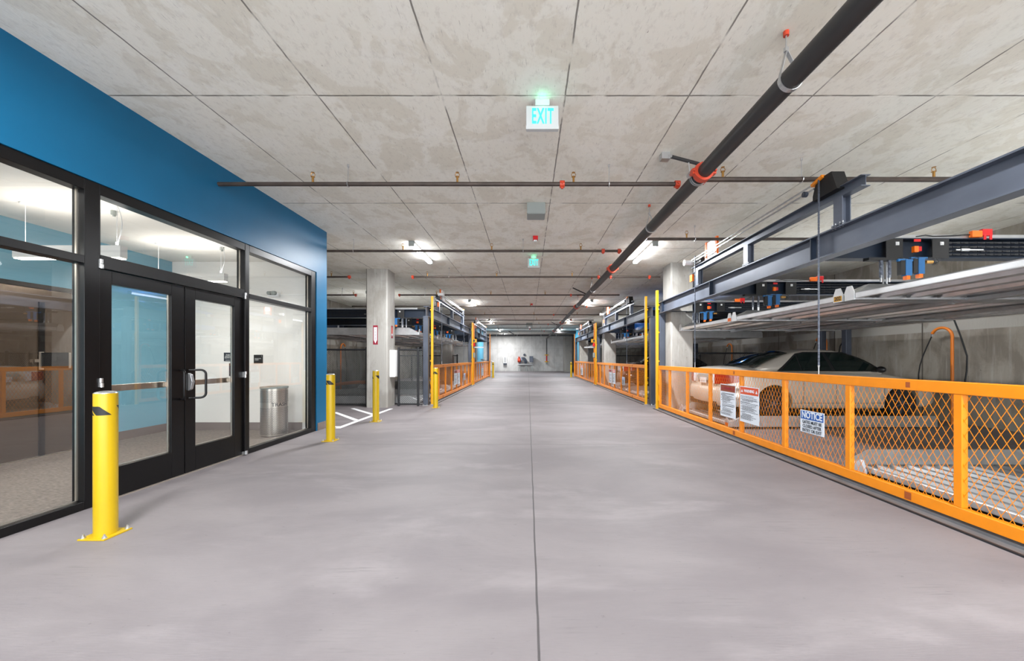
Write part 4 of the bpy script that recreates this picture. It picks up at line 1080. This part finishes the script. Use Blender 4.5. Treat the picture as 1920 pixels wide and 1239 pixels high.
    cb = B(loft(MB(), secs), 'roof', paint, smooth=True)
    sm = cb.modifiers.new('s', 'SUBSURF'); sm.levels = 2; sm.render_levels = 2
    # side glass panels laid on the tumblehome plane
    def gpoly(pts, name, m='car_glass', off=.012, par=None):
        for sd in (-1, 1):
            b = MB(); v = [(x, sd * (side_y(x, z) + off), z) for x, z in pts]; vi = [(x, sd * (side_y(x, z) + off - .02), z) for x, z in pts]; n = len(v)
            b.add(v + vi, [tuple(range(n)), tuple(range(2 * n - 1, n - 1, -1))] + [(i, (i + 1) % n, n + (i + 1) % n, n + i) for i in range(n)])
            B(b, name, m, par)
    top = 1.385 - sport
    gpoly([(1.12, .985), (1.62, top - .035), (1.80, top), (2.62, top - .005), (2.82, top - .08), (3.36, .975)], 'window_surround', 'car_trim', .006)
    gpoly([(1.20, .995), (1.60, top - .08), (1.62, .995)], 'quarter_window')
    gpoly([(1.645, .995), (1.635, top - .055), (1.80, top - .025), (2.17, top - .02), (2.25, .995)], 'rear_side_window')
    gpoly([(2.33, .995), (2.25, top - .02), (2.62, top - .03), (2.80, top - .10), (3.28, .995)], 'front_side_window')
    # rear and front screens
    def screen(xa, za, xb, zb, wa, wb, name, off):
        b = MB(); N = 6; vs = []
        for k in range(N + 1):
            u = k / N; x = xa + (xb - xa) * u; z = za + (zb - za) * u + .045 * math.sin(PI * u)
            w = wa + (wb - wa) * u
            for j in range(9):
                q = -1 + 2 * j / 8; vs.append((x + off * .3, q * w, z + off - .05 * q * q * (.4 + .6 * u)))
        b.v = vs; b.f = [(k * 9 + j, k * 9 + j + 1, (k + 1) * 9 + j + 1, (k + 1) * 9 + j) for k in range(N) for j in range(8)]
        o_ = B(b, name, 'car_glass', smooth=True); so = o_.modifiers.new('t', 'SOLIDIFY'); so.thickness = .012
    screen(.70, 1.055, 1.50, 1.40 - sport, .66, .55, 'rear_window', .018)
    screen(3.42, .985, 2.72, 1.39 - sport, .70, .56, 'windscreen', .02)
    # wheels
    for wx in (WB0, WB1):
        for sd in (-1, 1):
            b = MB(); rim = []
            for (ry, rr) in ((.62, .20), (.63, .30), (.68, WR), (.80, WR), (.84, .30), (.845, .235)): rim.append([(wx + rr * math.cos(a), sd * ry, WR + rr * math.sin(a)) for a in [2 * PI * k / 28 for k in range(28)]])
            wh = B(loft(b, rim), 'wheel', 'tyre', smooth=True)
            hb = MB().cyl((wx, sd * .80, WR), (wx, sd * .835, WR), .225, 28)
            for k in range(7):
                a = 2 * PI * k / 7; hb.bar((wx + .04 * math.cos(a), sd * .84, WR + .04 * math.sin(a)), (wx + .22 * math.cos(a), sd * .838, WR + .22 * math.sin(a)), .04, .02)
            hb.cyl((wx, sd * .835, WR), (wx, sd * .852, WR), .045, 14)
            hb.v = [G(p) for p in hb.v]; hb.build('wheel_rim', 'steel_post', wh)  # dark rim colour stands in for the shadow over the wheels
    # tail lamps: wrap round the corners
    for sd in (-1, 1):
        b = MB(); prof = []
        path = [(-.008, .50), (.012, .60), (.03, .71), (.075, .79), (.15, .843), (.26, .868), (.36, .876)]
        for (x, y) in path:
            u = (y - .5) / .38; zt = .92; zb = .70 + .03 * u
            if x > .2: zt -= (x - .2) * .35; zb += (x - .2) * .25
            prof.append([(x - .012, sd * (y + .010), zb), (x - .012, sd * (y + .010), zt), (x + .03, sd * (y - .03), zt), (x + .03, sd * (y - .03), zb)])
        B(loft(b, prof), 'tail_lamp', 'lamp_red', smooth=True)
        b = MB(); prof = []
        for (x, y) in [(-.008, .40), (-.008, .50)]: prof.append([(x - .014, sd * y, .71), (x - .014, sd * y, .915), (x + .03, sd * y, .915), (x + .03, sd * y, .71)])
        B(loft(b, prof), 'reverse_lamp', 'plate_paper')
    # bumper
    b = MB(); prof = []
    half = [(-.062, 0, -1, 0), (-.057, .40, -1, .05), (-.038, .60, -.96, .25), (.0, .73, -.75, .66), (.07, .825, -.5, .87), (.2, .872, -.15, .99), (.42, .886, 0, 1), (.62, .888, 0, 1)]
    path = [(x, -y, nx, -ny) for x, y, nx, ny in half[:0:-1]] + half
    for x, y, nx, ny in path:
        prof.append([(x + nx * o_, y + ny * o_, z) for o_, z in ((-.02, .25), (.0, .30), (.012, .44), (.006, .58), (-.02, .63), (-.12, .63), (-.12, .25))])
    B(loft(b, prof), 'rear_bumper', paint, smooth=True)
    B(MB().box(-.055, .25, -.62, .62, .215, .33), 'bumper_skirt', 'car_trim')
    b = MB().prism([(-.26, .76), (-.32, .84), (-.24, .90), (.24, .90), (.32, .84), (.26, .76)], 'x', -.025, -.005); B(b, 'plate_recess', 'box_grey')
    b = MB().box(-.032, -.024, -.155, .155, .70, .82); B(b, 'licence_plate', 'plate_paper')
    B(MB().box(-.036, -.032, -.11, .11, .74, .785), 'plate_print', 'ink_light')
    # door seams, handles, mirrors, sill
    sm_ = MB()
    for sd in (-1, 1):
        for x in (1.62, 2.29, 3.28): sm_.box(x, x + .006, sd * .8855, sd * .8875, .33, .86)
        sm_.box(1.4, 3.3, sd * .884, sd * .887, .325, .332)
    B(sm_, 'door_seam', 'car_trim')
    for sd in (-1, 1):
        for x in (1.72, 2.42): B(MB().box(x, x + .16, sd * .878, sd * .905, .80, .825), 'door_handle', paint, bevel=.008)
        mi = MB().sphere((3.12, sd * .98, 1.02), .09, 14, 8, .75); mi.v = [(3.12 + (p[0] - 3.12) * .75, p[1], p[2]) for p in mi.v]; mi.box(3.08, 3.15, sd * .80, sd * .93, .97, 1.0)
        B(mi, 'wing_mirror', 'car_trim', smooth=True)
        B(MB().box(4.33, 4.5, sd * .55, sd * .76, .60, .70), 'headlamp', 'plate_paper', bevel=.03)
    return t
make_car('beige sedan parked tail-out behind the nearest right gate', 'car_paint', (4.04, 8.55, .105), 1)
make_car('bright blue car raised on the upper pallet in the middle right bay', 'car_blue', (4.15, 13.78, 2.125), 1, sport=.12)
make_car('black car, red light tinted into its paint, at ground level in the middle right bay', 'car_dark', (4.05, 16.22, .105), 1)
# make_car('pale car far down in the far left bay', 'car_paint', (mxL(4.1), 23.6, 0.0), -1)

# crumpled papers / deflectors taped at the pallets (plastic wedges)
def wedge(X, y, z, label, s=1):
    t = MB().add([(X, y - .10, z), (X, y + .14, z + .03), (X + s * .02, y - .02, z + .16), (X + s * .05, y - .08, z), (X + s * .05, y + .12, z + .03), (X + s * .06, y - .02, z + .15)],
        [(0, 1, 2), (3, 5, 4), (0, 3, 4, 1), (1, 4, 5, 2), (2, 5, 3, 0)]).build('plastic_wedge', 'sign_white', origin=(X, y, z)); t.data.transform(Matrix.Translation((0, 0, 0)))
    tag(t, label, 'wedge', 'white plastic wedges at the pallet noses')
wedge(3.79, 4.30, .035, 'white plastic wedge on the nose of the empty ground pallet')
wedge(3.79, 9.28, .035, 'white plastic wedge beside the concrete column behind the near gate')
wedge(3.79, 15.9, .035, 'small white plastic wedge behind the middle right gate')

# ================================================================== LOBBY INTERIOR
# lift doors (dark bronze)
t = thing('elevator_doors', 'dark bronze elevator doors seen through the left window', 'elevator doors', (-6.68, 4.6, 0))
MB().box(-6.7, -6.64, 3.0, 3.1, .012, 2.36).box(-6.7, -6.64, 5.65, 5.75, .012, 2.36).box(-6.7, -6.64, 3.1, 5.65, 2.30, 2.36).build('door_frame', 'bronze_frame', t)
MB().box(-6.7, -6.66, 3.1, 5.65, 2.12, 2.30).build('header_panel', 'bronze', t)
for a, b_ in ((3.1, 4.03), (4.05, 5.08), (5.14, 5.65)): MB().box(-6.7, -6.665, a, b_, .02, 2.12).build('door_panel', 'bronze', t)
MB().box(-6.7, -6.65, 5.08, 5.14, .012, 2.12).build('upright_bar', 'bronze_frame', t)  # dark upright bar between two of the door panels
MB().box(-6.7, -6.6, 3.1, 5.65, .012, .022).build('sill', 'bright_edge', t)
t = thing('flag_sign', 'black rectangular sign projecting in front of the elevator doors', 'sign', (-6.51, 5.2, 1.22))
MB().box(-6.57, -6.20, 5.04, 5.06, 1.22, 1.43).build('board', 'black_matte', t)
MB().box(-6.66, -6.59, 5.04, 5.06, 1.30, 1.34).box(-6.59, -6.572, 5.03, 5.07, 1.20, 1.44).box(-6.2, -6.193, 5.04, 5.06, 1.22, 1.43).build('edge_trim', 'bright_edge', t)
def pendant(x0, x1, y, label, z0=2.51, z1=2.66):
    t = thing('pendant_light', label, 'pendant light', ((x0 + x1) / 2, y, z0), 'linear pendant lights in the lobby')
    MB().box(x0, x1, y - .04, y + .04, z0 + .012, z1).build('housing', 'white_wall', t)
    MB().box(x0 + .01, x1 - .01, y - .035, y + .035, z0, z0 + .012).build('diffuser', 'led_warm', t)
    for x in (x0 + .1, x1 - .08): MB().cyl((x, y, z1), (x, y, 3.17), .003, 6).cyl((x, y, 3.15), (x, y, 3.17), .045, 14).cyl((x, y, z1), (x, y, z1 + .05), .012, 8).build('suspension_cable', 'white_plastic', t)
    c = [(x1 - .08 + .01, y, z1 + .03)] + [(x1 - .08 + .06 * math.sin(PI * k / 8), y, z1 + .03 + .46 * k / 8) for k in range(1, 9)]
    MB().tube(c, .004, 6).build('power_cord', 'white_plastic', t)
    area('lamp_down', ((x0 + x1) / 2, y, z0 - .01), x1 - x0, .07, LOBBY_W * .8, parent=t, color=(1, .95, .88))
    area('lamp_up', ((x0 + x1) / 2, y, z1 + .02), x1 - x0, .07, LOBBY_W * .42, rot=(PI, 0, 0), parent=t, color=(1, .95, .88))
pendant(-5.97, -4.72, 4.36, 'linear pendant lamp behind the storefront, nearest the left window', )
pendant(-5.95, -4.78, 5.91, 'linear pendant lamp above the trash can end of the lobby', 2.56, 2.69)
pendant(-5.97, -4.72, 2.4, 'added unseen pendant lamp lighting the left part of the lobby')  # this pendant and the next are out of view, added for lobby light
pendant(-5.97, -4.72, 0.2, 'second added unseen pendant lamp, farther left in the lobby')
# end wall signs
t = thing('lobby_sign', 'wide dark text plate on the lobby end wall', 'sign', (-5.56, 7.02, 1.3), 'dark signs on the lobby end wall')
MB().box(-5.72, -5.42, 7.02, 7.03, 1.30, 1.46).build('board', 'ink', t)
text_mesh('letters', 'PUSH BUTTON\nENCRYPTED KEY\nELEVATOR LOBBY', .032, 'ink_light', t, (-5.57, 7.0185, 1.39), 0, bold=.0006, line=.85)
MB().box(-5.69, -5.45, 7.0185, 7.02, 1.315, 1.322).build('underline', 'ink_light', t)
t = thing('call_panel', 'dark elevator call panel below the wide lobby sign', 'call panel', (-5.53, 7.02, 1.02))
MB().box(-5.62, -5.44, 7.018, 7.03, 1.02, 1.26).build('plate', 'ink', t); MB().cyl((-5.53, 7.018, 1.08), (-5.53, 7.008, 1.08), .025, 14).box(-5.545, -5.515, 7.012, 7.018, 1.235, 1.25).build('button', 'zinc', t)
t = thing('lobby_sign', 'small square black room sign above the trash can', 'sign', (-5.08, 7.02, 1.26), 'dark signs on the lobby end wall')
MB().box(LX(476.5, 7.03), LX(493, 7.03), 7.02, 7.03, 1.26, 1.42).build('board', 'black_matte', t)
text_mesh('letters', 'ELEVATOR\nLOBBY', .024, 'ink_light', t, (-5.145, 7.0185, 1.335), 0, align='LEFT', bold=.0004).location.x = .01
text_mesh('letter', '1', .03, 'ink_light', t, (-5.01, 7.0185, 1.395), 0)
# emergency light
t = thing('emergency_light', 'small white twin emergency lamp high on the lobby end wall', 'emergency light', (-4.72, 6.98, 2.55))
MB().box(-4.86, -4.66, 6.96, 7.03, 2.50, 2.58).build('housing', 'white_plastic', t, bevel=.01); MB().cyl((-4.72, 6.96, 2.57), (-4.72, 6.90, 2.56), .04, 14).cyl((-4.80, 6.96, 2.57), (-4.80, 6.90, 2.56), .035, 14).build('lamp_head', 'box_grey', t, smooth=True)
# ceiling vent + sprinklers
t = thing('ceiling_vent', 'square white vent in the lobby ceiling', 'vent', (-4.6, 3.0, 3.17))
MB().box(-4.85, -4.45, 3.55, 3.95, 3.155, 3.17).build('vent_frame', 'white_plastic', t)
for k in range(5): MB().box(-4.82, -4.48, 3.60 + .065 * k, 3.615 + .065 * k, 3.150, 3.156).build('slat', 'box_grey', t)
# trash can
def trash():
    cx, cy, R, H = -4.45, 6.55, .205, .85
    t = thing('trash_can', 'perforated stainless trash can inside the lobby', 'trash can', (cx, cy, .012))
    MB().cyl((cx, cy, .02), (cx, cy, .012 + H - .02), R, 48).build('body', 'stainless', t, smooth=True)
    MB().cyl((cx, cy, .012), (cx, cy, .03), R - .008, 40).build('foot_ring', 'black_matte', t)
    b = MB(); rings = []
    for rr, z in ((R + .006, H - .02), (R + .008, H), (R + .004, H + .012), (.11, H + .008), (.10, H - .06)): rings.append([(cx + rr * math.cos(a), cy + rr * math.sin(a), z) for a in [2 * PI * k / 40 for k in range(40)]])
    loft(b, rings).build('lid', 'box_grey', t, smooth=True)
    h = MB()
    for z0, z1 in ((.06, .50), (.60, .80)):
        z = z0; row = 0
        while z < z1:
            for k in range(58):
                a = 2 * PI * (k + .5 * (row % 2)) / 58
                if not (-PI < a - 2 * PI < 0.3 or True): continue
                c = Vector((cx + (R + .0008) * math.cos(a), cy + (R + .0008) * math.sin(a), z)); u = Vector((-math.sin(a), math.cos(a), 0)); v = Vector((0, 0, 1)); r = .006
                h.add([c + (u * math.cos(q) + v * math.sin(q)) * r for q in [PI / 3 * i for i in range(6)]], [(0, 1, 2, 3, 4, 5)])
            z += .019; row += 1
    h.build('perforation', 'hole_dark', t)
    # lettering wrapped on the band
    cu = text_mesh('letters', 'TRASH', .085, 'ink', t, (cx, cy, .555), 0, bold=.001, sx=1.0)
    me = cu.data; off = wloc(t); ang0 = -.55
    for v in me.vertices:
        lx = v.co.x + off.x - cx; zz = v.co.z; a = ang0 + lx / R
        v.co = Vector((cx + (R + .002) * math.cos(a) - off.x, cy + (R + .002) * math.sin(a) - off.y, zz))
trash()
# small lobby ceiling sprinklers
for i, (x, y, lb) in enumerate(((-5.1, 4.6, 'tiny sprinkler in the lobby ceiling above the first pendant'), (-5.0, 6.1, 'tiny sprinkler in the lobby ceiling above the second pendant'))):
    o = MB().cyl((x, y, 3.12), (x, y, 3.17), .03, 12).cyl((x, y, 3.10), (x, y, 3.12), .015, 8).build('lobby_sprinkler', 'box_grey'); tag(o, lb, 'sprinkler', 'lobby ceiling sprinklers')

# ================================================================== BACK WALL OBJECTS
t = thing('hose_cabinet', 'white cabinet with lettering strip hanging on the back wall', 'cabinet', (-2.45, 39.9, .95))
MB().box(-2.62, -2.27, 39.75, 40, .85, 1.58).build('cabinet_body', 'white_plastic', t, bevel=.01); MB().box(-2.48, -2.41, 39.74, 39.75, .92, 1.5).build('window_slot', 'ink', t); MB().box(-2.62, -2.27, 39.78, 40, .68, .84).build('lower_box', 'steel_post', t)
t = thing('pump_assembly', 'grey pump pipework with a red valve standing at the back wall', 'pump assembly', (-.35, 39.6, 0))
b = MB()
for x in (-1.0, -.3, .3): b.bar((x, 39.6, 0), (x + .12, 39.6, .7), .05, .05); b.bar((x + .25, 39.6, 0), (x + .12, 39.6, .7), .05, .05)
b.build('stand', 'box_grey', t)
b = MB()
for k in range(6): b.tube([(-.55 + .5 * math.cos(a) * (.35 + .1 * k), 39.5 + .03 * k, 1.0 + .5 * math.sin(a) * (.35 + .12 * k)) for a in [PI * q / 10 for q in range(-2, 13)]], .035, 8)
b.build('hose_loops', 'steel_dark', t, smooth=True)
MB().cyl((-1.1, 39.6, 1.15), (-.8, 39.6, 1.15), .22, 16).cyl((-.95, 39.6, 1.2), (-.95, 39.6, 1.55), .09, 12).build('red_valve', 'coupling_red', t, smooth=True)
MB().box(.15, .55, 39.4, 39.8, .95, 1.6).build('control_box', 'steel_dark', t, bevel=.02)
MB().cyl((-1.1, 39.6, .72), (.5, 39.6, .72), .09, 14).build('manifold', 'zinc', t, smooth=True)
o = MB().cyl((-.38, 39.9, 1.75), (-.38, 40, 1.75), .13, 16).build('wall_knob', 'steel_post'); tag(o, 'small round dark fitting on the back wall above the pump', 'wall fitting')
t = thing('handrail', 'white bent handrail by the far left bollard', 'handrail', (-2.8, 28.3, 0))
MB().tube([(-3.6, 28.6, 1.25), (-3.0, 28.4, 1.2), (-2.65, 28.3, 1.1), (-2.6, 28.3, .6), (-2.6, 28.3, 0)], .06, 10).build('rail', 'white_plastic', t, smooth=True)
t = thing('side_pipe', 'thick dark pipe branching right under the far ceiling', 'pipe', (3.4, 32, 3.6))
MB().cyl((2.1, 32.4, 3.62), (4.14, 32.4, 3.62), .12, 16).build('pipe_run', 'pipe_dark', t, smooth=True)
